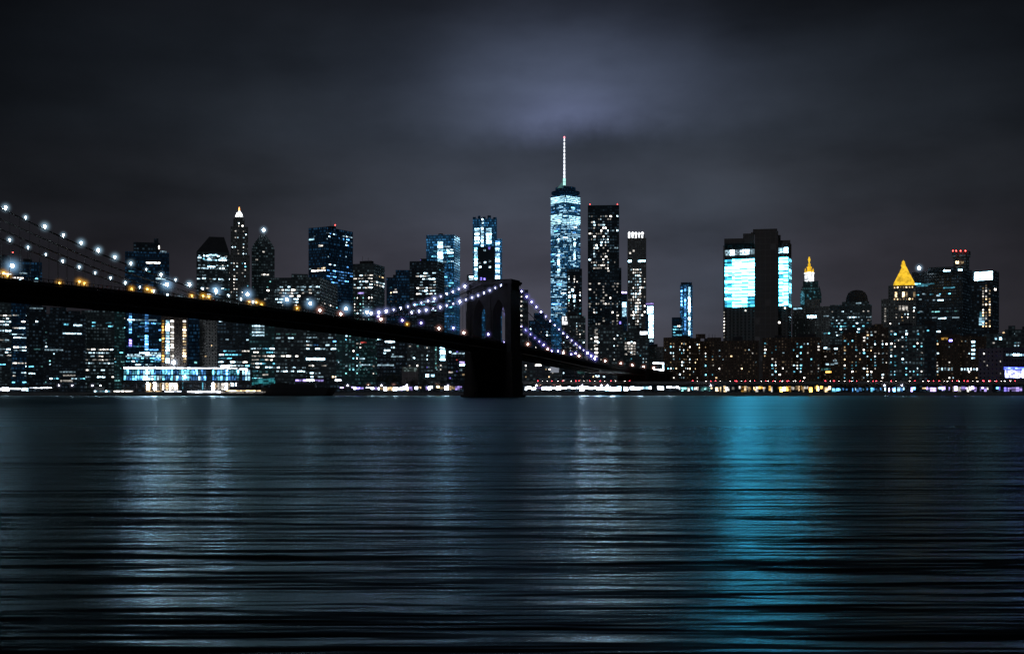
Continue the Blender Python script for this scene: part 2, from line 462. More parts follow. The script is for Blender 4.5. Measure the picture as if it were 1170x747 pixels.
b = Bld('art_deco_tower', 'tall slim setback tower with white floodlit crown and orange tip', 'skyscraper', 259, 285.5, 291, 1620, mat='stone', cabin=False)
b.step(263.5, 283.5, 259, 292, mat='stone', depth=20); b.step(266.5, 279.5, 250, 260, mat='stone', depth=15); b.step(268.5, 278, 248, 251, Y=1624, depth=12, mat='stone')
b.spin(273.3, 1630, [(4.4, 248.5), (4.1, 246.5), (3.3, 244), (1.6, 242), (.9, 241)], WIN['drum'], 'floodlit_crown')
b.spin(273.3, 1630, [(.9, 241.3), (.8, 238.5), (.2, 236.5)], glow('orange_beacon', (1.0, .38, .12), 3.0, var=False, broken=0), 'beacon')
b.fill(1, 'resid', 259, 291, n=34, p=.24, fl=4.4, cols='cool:3 white:4'); b.fill(0, 'resid', 291, 346, n=56, p=.28, fl=4.4, cols='cool:3 white:5 cyan:1'); b.fill(2, 'resid', 250, 260, n=6, p=.2)
b = Bld('pyramid_tower', 'dark tower tapering to a steep pyramid with a brilliant white light at its tip', 'skyscraper', 287.5, 313.8, 285, 1650, mat='dark', cabin=False)
m = MB(); P, _ = footprint(287.5, 313.8, 1650, depth=26); T, _ = footprint(290.5, 311.5, 1652, depth=22); A = Vector((sum(p.x for p in P) / 4, sum(p.y for p in P) / 4))
ring = lambda poly, y, k: [b.loc((A.lerp(p, k).x, A.lerp(p, k).y, zpx(y, 1650))) for p in poly]
m.loft([ring(P, 285, 1), ring(P, 281, .9), ring(P, 274, .58), ring(P, 267.5, .22), ring(P, 263.5, .05)]); m.build('pyramid_roof', FAC['dark'], b.root)
b.lamp(301.2, 262.8, 1.9, BEACON, Y=1662)
for x, y in ((301, 276), (301, 287), (293, 296), (299.5, 313), (305.5, 313), (302, 313), (306, 331), (303, 341)): b.lit(0, x - 1, x + 1.6, max(y, 287), max(y, 287) + 1.5, 'white')
b.fill(0, 'resid', 288, 345, n=14, p=.05, cols='teal:3 cool:1')
b = Bld('office_block', 'wide low office block with long white rows between pyramid tower and square tower', 'office building', 313, 386, 317, 1400, xc=366, a=12, mat='dark')
b.step(333, 352, 313, 318, Y=1412)
b.fill(0, 'office', 325, 350, n=52, p=.95, d=.62, cols='white:5 cool:5', run=(2, 6), fl=3.6); b.fill(1, 'office', 325, 350, n=8, p=.5)
b.fill(0, 'office', 368, 380, n=12, p=.4)
b = Bld('office_tower', 'big square dark tower with slanted top and angled lit rows', 'skyscraper', 352.5, 403.3, 259, 1560, xc=372, a=38, mat='navy')
b.lamp(383, 257.2, .6, REDLAMP)
b.lit(0, 353, 359, 272, 274, 'sky'); b.lit(0, 364, 369, 280, 282, 'white'); b.lit(0, 356, 374, 308.5, 310, 'white')
b.fill(1, 'office', 264, 300, n=26, p=.5, d=.35, cols='blue:3 cool:5', run=(1.5, 4)); b.fill(1, 'office', 300, 325, n=22, p=.85, d=.6, cols='blue:6 cool:2', run=(3, 8)); b.fill(0, 'office', 264, 345, n=24, p=.4, d=.4, run=(1.5, 4))
b = Bld('office_tower', 'boxy dark tower with rows of white windows right of the big square tower', 'office tower', 403, 439.5, 301, 1500, xc=427, a=20, mat='dark')
b.fill(0, 'office', 312, 330, n=40, p=.9, d=.55, cols='white:4 cool:5', run=(1.5, 5)); b.fill(1, 'office', 312, 345, n=14, p=.5); b.lit(0, 409, 416, 334, 335.6, 'purple'); b.fill(0, 'resid', 332, 366, n=34, p=.3, cols='teal:4 cool:4 white:2')
b = Bld('office_tower', 'unlit stepped tower with a single small cluster of windows left of the bridge cables', 'office tower', 441.5, 470, 317, 1620, mat='navy')
b.step(452, 470, 308.5, 318, mat='navy'); b.lit(0, 449, 454, 333, 334.4, 'white'); b.lit(0, 451, 453, 330, 331.4, 'white'); b.fill(0, 'resid', 320, 352, n=8, p=.04)
b = Bld('office_tower', 'dark square tower with bright lower rows in front of the blue glass tower', 'office tower', 468, 508, 298, 1560, xc=499, a=14, mat='black')
b.lamp(480.5, 297, .6, WIN['indigo']);
b.fill(0, 'office', 309, 337, n=64, p=.95, d=.6, cols='white:3 cool:6', run=(1.8, 5), x0=475, x1=498); b.fill(0, 'office', 337, 356, n=10, p=.6); b.fill(1, 'office', 300, 350, n=10, p=.3, cols='blue:3 cyan:1')
b = Bld('glass_tower', 'blue-teal glass tower with glittering centre column left of the stone bridge tower', 'skyscraper', 487, 525.5, 268, 1800, xc=519, a=12, mat='blue')
for k in range(11): b.lit(0, 500, 506, 276 + k * 4.1, 279 + k * 4.1, 'sky')
b.fill(0, 'office', 274, 366, n=70, p=.75, d=.55, cols='blue:3 cyan:5 cool:5', run=(3, 12), fl=4.6, h=1.9, x0=506, x1=519); b.fill(0, 'office', 278, 300, n=16, p=.5, cols='cool:4 cyan:3', run=(4, 10), fl=8)
b = Bld('office_block', 'small pale lit block just left of the stone bridge tower top', 'office building', 533.5, 541.5, 314, 1420, mat='dark', cabin=False)
for k in range(3): b.lit(0, 536, 540.8, 315.5 + 2.6 * k, 317.2 + 2.6 * k, 'cool')
b.fill(0, 'resid', 325, 350, n=8, p=.2)
b = Bld('glass_tower', 'tall blue glass tower with ragged crown and glowing edges rising behind the stone bridge tower', 'skyscraper', 540.2, 567.8, 250, 1900, mat='blue', cabin=False)
for x0, x1, y in ((540.2, 544, 248), (546, 549, 246.5), (551, 555, 247.8), (557, 561, 246.2), (563.5, 567.5, 248.2)): b.step(x0, x1, y, 252, mat='navy', name='crown_fin', depth=26, Y=1901)
b.lit(0, 546, 565.5, 282, 321, FAC['black'], 'dark_glazing')
for k in range(9): b.lit(0, 542.4, 547.6, 260.8 + 2 * k, 262.2 + 2 * k, 'sky'); b.lit(0, 555.5, 561.6, 260.8 + 2 * k, 262.2 + 2 * k, 'sky')
for k in range(11): b.lit(0, 549.6, 552.4, 260 + 2 * k, 261.8 + 2 * k, 'sky')
for k in range(3): b.lit(0, 550.5, 552.4, 250 + 4 * k, 251.6 + 4 * k, 'cool')
for k in range(18):
    b.lit(0, 542, 545.6, 283 + 2.15 * k, 284.6 + 2.15 * k, 'sky' if k % 5 else 'cyan')
for x0, y0 in ((547, 299.5), (547.5, 304), (558.5, 297.5), (558.5, 304), (552.5, 285), (553, 299)):
    o = b.lit(0, x0, x0 + 2.5, y0, y0 + 2, 'cool'); f = b.faces[0]; o.location = Vector(o.location) + Vector((f.n.x, f.n.y, 0)) * .3
for x0, y0 in ((548.5, 317), (552.5, 317.5), (558, 282)):
    o = b.lit(0, x0, x0 + 2.2, y0, y0 + 3, 'indigo'); f = b.faces[0]; o.location = Vector(o.location) + Vector((f.n.x, f.n.y, 0)) * .3
b = Bld('glass_tower', 'narrow lower blue shaft glowing at the right edge of the ragged-crowned tower', 'skyscraper', 565.4, 573.6, 273, 1890, mat='blue', cabin=False, depth=12)
for k in range(21): b.lit(0, 566, 571, 275 + 2.1 * k, 276.5 + 2.1 * k, 'sky' if k % 3 else 'blue')
b = Bld('apartment_tower', 'thin dark tower with a dotted line of white windows right of the stone bridge tower', 'apartment tower', 593, 603.5, 331, 1300, mat='dark', cabin=False)
for k in range(9): b.lit(0, 595, 596.6, 338 + 5.4 * k, 339.6 + 5.4 * k, 'white')
b.fill(0, 'resid', 333, 390, n=10, p=.12)
b = Bld('office_block', 'unlit slate-coloured setback block behind the steep bridge cables', 'office building', 604, 630, 366, 1500, mat='navy')
b.step(610, 622, 357.5, 367, mat='navy', Y=1506); b.fill(0, 'resid', 368, 398, n=9, p=.06)

# --- the tallest tower: a square base turning through eight long triangles into a turned square top
def tallest():
    Y = 2497.0; W = 34.0 * Y / F / 2
    xm = 646.2; ph = math.atan((xm - CX) / F)
    b = Bld('skyscraper', 'tallest tower, blue and white glowing glass with a lit needle spire', 'skyscraper', 629.2, 663.2, 352, Y, mat='blue', depth=2 * W, cabin=False, base=GROUND)
    C = b.c; u = Vector((math.cos(ph), -math.sin(ph))); r = Vector((math.sin(ph), math.cos(ph)))
    z0, z1 = zpx(352, Y), zpx(221.5, Y)
    def sect(k):
        # k 0 at the base square, 1 at the turned square: octagon
        pts = []
        for i in range(4):
            a = math.pi / 2 * i - math.pi / 4
            ca = (math.cos(a), math.sin(a)); na = a + math.pi / 4
            corner = Vector(ca) * W * math.sqrt(2)
            nxt = Vector((math.cos(a + math.pi / 2), math.sin(a + math.pi / 2))) * W * math.sqrt(2)
            mid = (corner + nxt) / 2
            pts += [corner.lerp(mid, k / 2) if False else corner, nxt]
        base = [Vector((-W, -W)), Vector((W, -W)), Vector((W, W)), Vector((-W, W))]
        top = [Vector((0, -W)), Vector((W, 0)), Vector((0, W)), Vector((-W, 0))]
        out = []
        for i in range(4):
            out.append(base[i].lerp(top[i - 1], k)); out.append(base[i].lerp(top[i], k))
        return [C + u * p.x + r * p.y for p in out]
    m = MB(); n = 30
    rings = []
    for i in range(n + 1):
        k = i / n; z = z0 + (z1 - z0) * k
        rings.append([(p.x - C.x, p.y - C.y, z - GROUND) for p in sect(k)])
    for a, c in zip(rings, rings[1:]):
        for i in range(8):
            j = (i + 1) % 8
            w0 = (Vector(a[j]) - Vector(a[i])).length; w1 = (Vector(c[j]) - Vector(c[i])).length
            m.face([a[i], a[j], c[j], c[i]], [(-w0 / 2, a[i][2]), (w0 / 2, a[i][2]), (w1 / 2, c[i][2]), (-w1 / 2, c[i][2])])
    m.face(rings[-1]); m.build('glass_shaft', FAC['blue'], b.root)
    # ribbons floor by floor on the three faces the photo shows
    rr = random.Random(4); left = []
    y = 224.8
    while y < 366:
        z = zpx(y, Y); k = (z - z0) / (z1 - z0)
        s = sect(min(max(k, 0), 1))
        # edges: front face 1-2, right chamfer 2-3? order: base0-top3, base0-top0, base1-top0, base1-top1
        for (p, q, nm) in ((s[0], s[1], 'l'), (s[1], s[2], 'f'), (s[2], s[3], 'r')):
            f = Face(p, q, z, z + 1)
            if f.w < 2.5 or f.u.x < .2: continue
            if y < 232.5: c, d = 'band', 1.0
            elif y < 244: c, d = ('blue', .25) if int(y) % 3 else ('cyan', .35)
            elif y < 257.5: c, d = 'band', .96
            elif y < 275: c, d = rr.choice(('blue', 'cyan', 'cool')), .6
            elif y < 312: c, d = rr.choice(('blue', 'blue', 'cyan')), .3
            else: c, d = rr.choice(('cyan', 'cool', 'blue')), .5
            x = .5
            while x < f.w - 1:
                full = y < 232.5 or 244 <= y < 257.5
                w = f.w - 1 if full else min(rr.uniform(3, 11), f.w - x - .5)
                if rr.random() < d and w > 1: left.append((f, x, x + w, z, z + (2.2 if full else 2.0), c, full))
                x += w + .6
            # the two glittering columns
            if 272 < y < 316:
                for xx in (638.3, 656.5):
                    uu = f.at(xx)
                    if .8 < uu < f.w - .8 and rr.random() < .85: left.append((f, uu - rr.uniform(1.5, 3.5), uu + rr.uniform(1.5, 3.5), z, z + 2.6, 'sky', True))
        y += 2.05
    left.sort(key=lambda q: (not q[6], -(q[2] - q[1]) * (q[4] - q[3])))
    for q in left[:97]: b.pane(q[0], q[1], q[2], q[3], q[4], q[5], off=.5)
    m = MB()
    for f, x0, x1, za, zb, c, _ in left[97:]:
        p, q = f.o + f.u * x0 + f.n * .5, f.o + f.u * x1 + f.n * .5
        m.face([b.loc((p.x, p.y, za)), b.loc((q.x, q.y, za)), b.loc((q.x, q.y, zb)), b.loc((p.x, p.y, zb))])
    tag(m.build('window', glow('blue_white_ribbon_window', (.4, .75, 1.0), 1.7), b.root), kind='stuff')
    cx = 644.8
    b.spin(646.2, Y + 42, [(16.2, 222.2), (16.2, 219.8), (11.6, 219.6), (11.6, 214.9), (10.6, 214.9), (10.4, 217.5)], FAC['navy'], 'crown_deck', 24)
    sp = b.spin(cx, Y + 30, [(1.7, 216), (1.2, 211), (1.0, 206), (.8, 198), (.6, 184), (.45, 170), (.2, 157)], METAL, 'spire', 8)
    rig = b.spin(cx - 3.2, Y + 30, [(5.4, 215.6), (3.4, 213.2), (1.6, 211.2), (.2, 208.6)], glow('dim_green_floodlight', (.25, .6, .6), .22, var=False, broken=0), 'mast_ring', 10)
    for k in range(13):
        yy = 212 - k * 4.2; rad = 1.5 if k < 2 else 1.15 - k * .045
        o = b.spin(cx, Y + 30, [(rad, yy), (rad, yy - 3.8 + .07 * k)], glow('spire_light_%d' % k, ((.5, 1.0, .9) if k < 2 else (.85, .9, 1.0)), (1.2 if k < 2 else 1.5 + .06 * k), var=False, broken=0), 'spire_light', 8)
    b.spin(cx, Y + 30, [(.9, 158), (.8, 156.4), (.1, 155.8)], glow('spire_tip', (1.0, .25, .3), 3, var=False, broken=0), 'beacon', 8)
    return b
tallest()

b = Bld('apartment_tower', 'near-black slim tower with scattered windows standing before the tallest glowing tower', 'apartment tower', 647.8, 665, 307, 1500, mat='black', cabin=False)
b.fill(0, 'resid', 312, 372, n=46, p=.3, cols='cool:4 white:4 cyan:1', fl=3.4)
for x, y in ((649.5, 337), (655, 337), (655, 342), (653, 330)): b.lit(0, x, x + 2.4, y, y + 3, 'sky')
b = Bld('office_block', 'low dark block with pale floodlit gable where the bridge cables come down', 'office building', 641.5, 669, 361, 1380, mat='dark')
b.step(646, 661, 356.5, 362, Y=1386)
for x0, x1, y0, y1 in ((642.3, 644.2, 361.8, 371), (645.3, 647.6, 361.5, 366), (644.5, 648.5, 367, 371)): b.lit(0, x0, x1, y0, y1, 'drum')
b.fill(0, 'resid', 366, 402, n=36, p=.3, cols='white:5 cool:4', fl=3.2)
b = Bld('wavy_steel_tower', 'tall black residential tower peppered with white windows right of the tallest tower', 'skyscraper', 671.6, 707.4, 234.5, 1560, mat='black', cabin=False, depth=22)
for x in (674, 705.5): b.lamp(x, 233.6, .55, REDLAMP, Y=1562)
q = b.fill(0, 'resid', 243, 311, n=56, p=.26, cols='cool:4 white:6', fl=3.8, h=1.8, ww=1.8, cw=3.0)
q += b.fill(0, 'resid', 322, 378, n=40, p=.27, cols='cool:4 white:6 cyan:.5', fl=3.8, h=1.8, ww=1.8, cw=3.0)
b.rest(q, b.faces[0], 'white')
b = Bld('apartment_tower', 'dark shoulder block against the right foot of the tall black residential tower', 'apartment tower', 700, 710, 306, 1600, mat='black', cabin=False, depth=16)
b.fill(0, 'resid', 310, 372, n=34, p=.35, cols='cool:4 white:5'); b.lit(0, 704, 709.5, 367, 370, 'indigo')
b = Bld('apartment_block', 'black apartment block with white windows at the foot of the bridge cables', 'apartment building', 673, 712, 371, 1340, mat='dark')
b.fill(0, 'resid', 374, 412, n=46, p=.24, cols='white:5 cool:4 cyan:1'); 
for k in range(8): b.lit(0, 679.5, 683, 376 + 4.3 * k, 377.8 + 4.3 * k, 'white')
b = Bld('office_tower', 'sliver of a white and violet lit tower between the two tall residential towers', 'office tower', 709.8, 716.6, 333, 1900, mat='navy', cabin=False)
b.lit(0, 710.4, 716, 333.4, 335, 'purple'); b.lit(0, 711, 715.6, 345, 351, 'sky'); b.lit(0, 711, 715.6, 352, 361.5, 'sky')
b = Bld('limestone_tower', 'slender stone tower with glowing crown of white arches', 'skyscraper', 717, 738.4, 272, 1950, mat='stone', cabin=False)
b.step(717.4, 736.6, 267.8, 273, mat='stone', Y=1952)
for k in range(5): b.lit(1, 717.8 + 3.75 * k, 719.9 + 3.75 * k, 265.8 + 2, 272.5, 'drum', 'crown_arch')
for k in range(5):
    m = MB(); X0 = (719.2 + 3.75 * k - CX) / F * 1951; m.lathe(*b.loc((X0, 1953, 0))[:2], [(2.2, zpx(268.2, 1950) - GROUND), (2.2, zpx(266, 1950) - GROUND), (.3, zpx(264.4, 1950) - GROUND)], 8); m.build('crown_lantern', WIN['drum'], b.root)
b.lit(0, 717.8, 721.5, 297.4, 299.4, 'sky'); b.lit(0, 729, 737.4, 297.4, 299.4, 'sky'); b.lit(0, 719, 721, 288, 290, 'white'); b.lit(0, 723, 725, 285.5, 287.5, 'white')
b.fill(0, 'resid', 305, 375, n=80, p=.42, cols='white:6 cool:4', fl=5.0, h=2.2, ww=2.0, cw=3.6)
b = Bld('office_tower', 'narrow tower blazing white down one side under a violet roof line', 'office tower', 737.6, 747.4, 345.5, 1900, mat='navy', cabin=False)
b.lit(0, 738, 747, 346, 348, 'purple'); b.lit(0, 739.6, 746.4, 350, 358.5, 'sky'); b.lit(0, 741, 746.6, 359.5, 377, 'sky'); b.lit(0, 741.4, 746.6, 378, 386, 'sky'); b.lit(0, 742, 746.4, 387.5, 390.5, 'cool')
b = Bld('office_block', 'dark gabled block with a patch of white windows left of the bridge approach', 'office building', 712, 741, 378, 1380, mat='dark')
b.step(718, 731, 372.5, 379, Y=1385)
for k in range(5):
    for j in range(4):
        if rnd.random() < .75: b.lit(0, 714 + 3.3 * j, 716.4 + 3.3 * j, 391 + 3.2 * k, 392.8 + 3.2 * k, 'white')
b.lit(0, 731.5, 740, 378.5, 382, 'beam'); b.fill(0, 'resid', 384, 415, n=14, p=.15)
b = Bld('office_block', 'grey windowless block at the end of the bridge approach', 'office building', 736, 758, 396, 1420, mat='stone')
b.fill(0, 'resid', 399, 420, n=8, p=.12, cols='teal:2 white:2')
b = Bld('glass_tower', 'slender curved blue glass tower with a bright white edge behind the brick slabs', 'skyscraper', 777, 791.3, 325, 1700, xc=785.5, a=30, mat='blue', cabin=False)
b.step(778, 790.6, 322.5, 326, mat='navy', Y=1704)
for k in range(20): b.lit(1, 786.3, 788.6, 328 + 2.9 * k, 330.6 + 2.9 * k, 'sky')
for k in range(14): b.lit(0, 778, 779.6, 327 + 4 * k, 329.4 + 4 * k, 'blue'); b.lit(0, 782, 784, 326 + 4 * k, 329 + 4 * k, 'blue')
b = Bld('office_block', 'dark low block at the left foot of the curved blue glass tower', 'office building', 767.6, 779.5, 362.5, 1640, mat='navy', cabin=False)
b.lit(0, 774, 777, 371.5, 373.5, 'white'); b.fill(0, 'office', 364, 384, n=12, p=.4, cols='blue:3 cyan:2'); b.lit(0, 769, 779, 382, 383.4, 'cyan')

# --- the windowless exchange tower with its two blazing white halls
def exchange():
    Y = 1500
    b = Bld('exchange_tower', 'massive stone tower with blazing cyan-white glass halls each side of a blank shaft', 'skyscraper', 826.4, 904.3, 277, Y, xc=901.2, a=10, mat='ribs', cabin=False)
    f = b.faces[0]
    # roof blocks
    b.step(827.5, 849, 272.5, 278, Y=Y + 8, mat='plain', depth=30, name='roof_block'); b.step(849, 862, 266.8, 278, Y=Y + 10, mat='plain', depth=30, name='roof_block')
    b.step(889, 903, 274.5, 278, Y=Y + 8, mat='plain', depth=30, name='roof_block'); b.step(858, 862, 265.3, 268, Y=Y + 12, mat='plain', depth=20, name='roof_block')
    sh = b.step(862.3, 889.2, 264.2, 449, Y=Y - 7, mat='plain', depth=26, name='blank_shaft')
    b.step(860.3, 888, 261.6, 265, Y=Y - 3, mat='plain', depth=22, name='roof_block'); b.step(888, 892, 268.5, 278, Y=Y, mat='plain', depth=22, name='roof_block')
    r = random.Random(3)
    pass
    def hall(x0, x1, top):
        if top: 
            for k in range(6): b.lit(0, x0 + k * (x1 - x0) / 6 + .15, x0 + (k + 1) * (x1 - x0) / 6 - .15, 284.4, 290.6, 'cool', 'upper_window')
        n = 14
        for k in range(n):
            y = 295.5 + k * 4.0; x = x0; sp = 4 if x1 - x0 > 20 else 2
            for j in range(sp):
                w = (x1 - x0) / sp
                hh = (2.8 if sp == 4 else 2.5) + r.uniform(-.35, .3)
                edge = sp == 4 and (j == 0 or (j == 3 and k > 9)) and r.random() < .7 or r.random() < .06
                b.lit(0, x0 + j * w + (.12 if j == 0 else -.02), x0 + (j + 1) * w - (.12 if j == sp - 1 else -.02), y, y + hh, 'halledge' if edge else 'hall', 'hall_window')
    hall(828.2, 862.2, True); hall(890, 900.6, False)
    for k in range(2): b.lit(0, 889.6 + 5.6 * k, 894.8 + 5.6 * k, 284.4, 290.6, 'sky', 'upper_window')
    f1 = b.faces[1]
    for k in range(14): b.pane(f1, .6, f1.w - .6, zpx(299 + 4.0 * k, f1.Y), zpx(295.6 + 4.0 * k, f1.Y), 'cyan', 'side_window')
    for x, y in ((851, 353.5), (896, 352), (889.5, 368)): b.lit(0, x, x + 1.8, y, y + 1.8, 'white')
    for k in range(9): b.lit(0, 826.8, 828.0, 355 + 3.6 * k, 356.4 + 3.6 * k, 'white', 'edge_light')
    haze(b.root, b.loc(((843 - CX) / F * 1496, 1497, zpx(322, 1496))), 62, (.05, .35, .6), .055, (1, .5, 1), 'window_halo')  # added glow around the left hall, emission without any mist
    return b
exchange()

b = Bld('civic_building', 'broad stone civic building with a tiered tower, white lit drum and gilded figure on top', 'civic building', 904.8, 966, 350, 1620, mat='stone', cabin=False)
b.lit(0, 906.5, 916.5, 348.6 + 2.6, 349.2 + 3.8, 'sky', 'cornice_light'); b.lit(0, 922.5, 932.6, 360.4, 363, 'sky'); b.fill(0, 'office', 356, 382, n=22, p=.5, d=.35, run=(1.5, 3.5), x0=940, cols='cool:5 cyan:3')
b.step(914.5, 937, 342, 351, Y=1625, mat='stone', depth=24); b.step(917.5, 935, 321, 343, Y=1628, mat='teal', depth=20)
for x in (916.8, 936): b.spin(x, 1628, [(2.6, 346), (2.6, 336), (2.2, 335), (1.5, 331), (.2, 327)], FAC['teal'], 'corner_turret', 8)
b.lit(1, 914.8, 919.0, 335, 346, 'cyan', 'floodlit_bay') if False else None
m = MB(); X0 = (917 - CX) / F * 1622; m.lathe(*b.loc((X0, 1622, 0))[:2], [(2.6, zpx(348, 1622) - GROUND), (2.6, zpx(335.5, 1622) - GROUND), (.3, zpx(333, 1622) - GROUND)], 10); m.build('floodlit_bay', WIN['cyan'], b.root)
for x, y in ((925, 331), (925, 340), (922, 336), (930, 333)): b.lit(2, x, x + 1.4, y, y + 3, 'cyan')
b.spin(924.6, 1634, [(6.2, 322), (5.2, 321), (5.0, 312.6), (5.8, 312.3), (5.6, 311.5)], WIN['drum'], 'lit_drum', 16)
b.spin(924.6, 1634, [(5.4, 311.6), (5.2, 310.3), (2.7, 309.8), (2.5, 306.2), (3.1, 305.8), (3.0, 305.2), (1.6, 304.6), (1.4, 301.2), (.6, 300.6)], GOLDM, 'gilded_lantern', 12)
for q in (-4.4, 4.4): b.spin(924.6 + q, 1630, [(.9, 311.5), (.8, 308.6), (.2, 306.6)], GOLDM, 'gilded_turret', 8)
b.spin(924.6, 1634, [(.6, 300.7), (.6, 299.8), (1.1, 298.3), (1.5, 296.5), (.9, 295.2), (.8, 293.9), (.1, 293.3)], GOLDM, 'gilded_statue', 8)
b = Bld('office_tower', 'dark block capped by a rounded dome right of the gilded civic tower', 'office tower', 948, 996, 348, 1560, mat='dark', cabin=False)
b.spin(979, 1580, [(12.2, 350), (12.2, 343), (11.4, 338.5), (9.3, 334.5), (6, 332.2), (2, 331.4)], ROOF, 'domed_roof', 20)
b.step(962, 993, 344.5, 349, mat='dark'); b.fill(0, 'office', 352, 384, n=50, p=.9, d=.5, run=(1.5, 3.2), cols='cyan:4 cool:5 white:1'); b.lit(1, 978, 984, 345.6, 347, 'cool')
b = Bld('courthouse_tower', 'stone tower with a glowing golden pyramid roof', 'courthouse', 1014.8, 1046.6, 326, 1480, mat='stone', cabin=False, depth=30)
m = MB(); P, _ = footprint(1020.6, 1045.6, 1484, depth=25); A = sum((p for p in P), Vector((0, 0))) / 4
rg = lambda y, k: [b.loc((A.lerp(p, k).x, A.lerp(p, k).y, zpx(y, 1484))) for p in P]
m.loft([rg(326.3, .97), rg(325, 1.0), rg(322.5, .93), rg(310, .43), rg(303.5, .2)]); m.build('golden_pyramid_roof', GOLDM, b.root)
b.spin(1032.2, 1496, [(2.7, 304.5), (2.6, 302), (1.9, 301.6), (1.8, 299.4), (.9, 298.2), (.1, 297.2)], GOLDM, 'golden_lantern', 8)
for x in (1022.5, 1031, 1034.5, 1043.5): b.lit(0, x, x + 2.4, 333.5, 339.5, 'warm')
for x in (1027, 1031, 1034.6): b.lit(0, x, x + 2.5, 349, 354.5, 'white')
for k in range(7): b.lit(0, 1021.5 + 3.4 * k, 1022.9 + 3.4 * k, 341, 342.5, 'warm'); b.lit(0, 1021.5 + 3.4 * k, 1022.9 + 3.4 * k, 327.5, 329, 'warm')
b.fill(0, 'resid', 343, 378, n=22, p=.18, cols='white:4 warm:2 cool:2')
b = Bld('office_block', 'narrow dark stone wing at the left side of the golden-roofed tower', 'office building', 1006.8, 1018, 341.5, 1490, mat='stone', cabin=False)
for k in range(6): b.lit(0, 1010.5, 1012.3, 352 + 2.8 * k, 353.6 + 2.8 * k, 'white')
b = Bld('office_block', 'long dark slab with short cyan rows between the golden roof and the round water tank', 'office building', 1042, 1112, 308, 1560, xc=1100, a=12, mat='black')
b.step(1060, 1092, 305, 309, mat='black'); b.lamp(1050.2, 306.2, 2.0, BEACON, Y=1558); b.lit(0, 1078, 1086, 309, 310.5, 'sky'); b.lit(0, 1095, 1099.5, 309, 310.5, 'sky')
for x0, x1, y in ((1045, 1052, 322.5), (1052, 1068, 323.2), (1078, 1091, 328.5), (1045, 1060, 325), (1054, 1057, 334.5), (1050, 1053, 340.5), (1071, 1078, 342.3), (1066, 1068, 342), (1050, 1054, 354.5), (1072, 1081, 363), (1088, 1096, 362.6), (1069, 1081, 378), (1065, 1070, 362), (1070, 1074, 337)):
    b.lit(0, x0, x1, y, y + 1.5, 'cyan' if y < 330 else 'cool')
b.fill(0, 'office', 330, 384, n=16, p=.3, d=.25, run=(1.5, 3.5), cols='cyan:3 teal:4')
b = Bld('round_tower', 'round dark rooftop tower crowned with small red lights', 'tower', 1086, 1110.5, 309, 1600, mat='black', cabin=False)
b.spin(1098.3, 1616, [(8.6, 312), (8.6, 294.5), (10, 293.8), (10, 288.2), (9.2, 287.4)], FAC['dark'], 'round_drum', 20)
for x in (1088.8, 1092.5, 1097.6, 1103): b.lamp(x, 286.6, .8, REDLAMP, Y=1600)
m = MB()
for x in (1093, 1098.6):
    o = bpy.data.objects.new('window', quad(WIN['warm'])); COL.objects.link(o); o.parent = b.root
    o.location = b.loc(((x - CX) / F * 1600, 1603, zpx(301.2, 1603))); o.scale = (4, 1, 3.2)
b = Bld('office_tower', 'square dark tower wearing a big white lit sign at its top corner', 'office tower', 1110, 1141.5, 308.5, 1500, xc=1134.6, a=14, mat='black', cabin=False)
b.lit(0, 1113.2, 1134.2, 310.6, 320.2, 'sky', 'lit_sign'); o = b.lit(0, 1101, 1105, 314, 322, 'cyan') if False else None
for k in range(16):
    for x in (1122.5, 1126, 1130):
        if rnd.random() < .72: b.lit(0, x, x + 1.6, 325.5 + 3.1 * k, 327.2 + 3.1 * k, 'warm' if rnd.random() < .6 else 'white')
b.lit(0, 1118.6, 1124.8, 362.5, 371.5, 'sky'); b.lit(0, 1119.5, 1122, 356, 362, 'cyan'); b.lit(1, 1136, 1138, 330, 332, 'white')

# --- brick apartment slabs along the right bank
slab = 'brick apartment slabs along the right bank'
def flats(label, xl, xr, yt, Y, n, p, cols, xc=None, cat='apartment building', mat='brick', caps=(), y1=433, **kw):
    b = Bld('apartment_block', label, cat, xl, xr, yt, Y, xc=xc, a=kw.pop('a', 20), mat=mat, group=slab)
    for c in caps: b.step(*c, mat=mat, name='roof_house')
    for i in range(b.n if not caps else (2 if xc else 1)):
        w = b.faces[i].w / sum(f.w for f in b.faces[:2 if xc else 1])
        b.fill(i, 'resid', yt + 2.5, y1, n=int(n * w), p=p, cols=cols, fl=3.1, h=1.3, ww=1.2, cw=3.3, **kw)
    return b
CR = 'cool:3 white:4 warm:3.5 cyan:1.5'
flats('brick slab with a blank dark end wall, nearest the bridge approach', 758, 800.5, 385, 1180, 58, .16, CR, xc=775, a=35, caps=((795, 806, 381.5, 386),))
flats('brick slab with a round tank house on its roof', 799.5, 829, 389.5, 1200, 44, .17, CR, caps=((808, 824, 385.5, 390),))
flats('brick slab standing under the blazing left hall of the exchange tower', 828, 867, 389, 1190, 52, .17, CR)
flats('brick slab below the blank stone shaft, amber lights at its foot', 871, 906, 386, 1170, 60, .24, 'white:4 warm:3 cool:2 cyan:2')
flats('brick slab with two columns of cyan-white windows below the gilded civic tower', 904, 938, 385, 1185, 60, .24, 'cool:4 cyan:3 white:3')
b = flats('dark slab with a blue and yellow lit sign near its foot', 936, 965, 396, 1210, 18, .06, 'white:3 cool:4')
for x0, y0 in ((941, 393.5 + 3), (944.5, 397.5), (953, 397.5), (952, 411), (949, 415), (953.5, 414), (943, 415)): b.lit(0, x0, x0 + 4, y0, y0 + 1.8, 'cool')
b.lit(0, 943.5, 950, 424, 425.6, 'amber', 'lit_sign'); b.lit(0, 938.5, 949, 420.5, 423, 'teal', 'lit_sign')
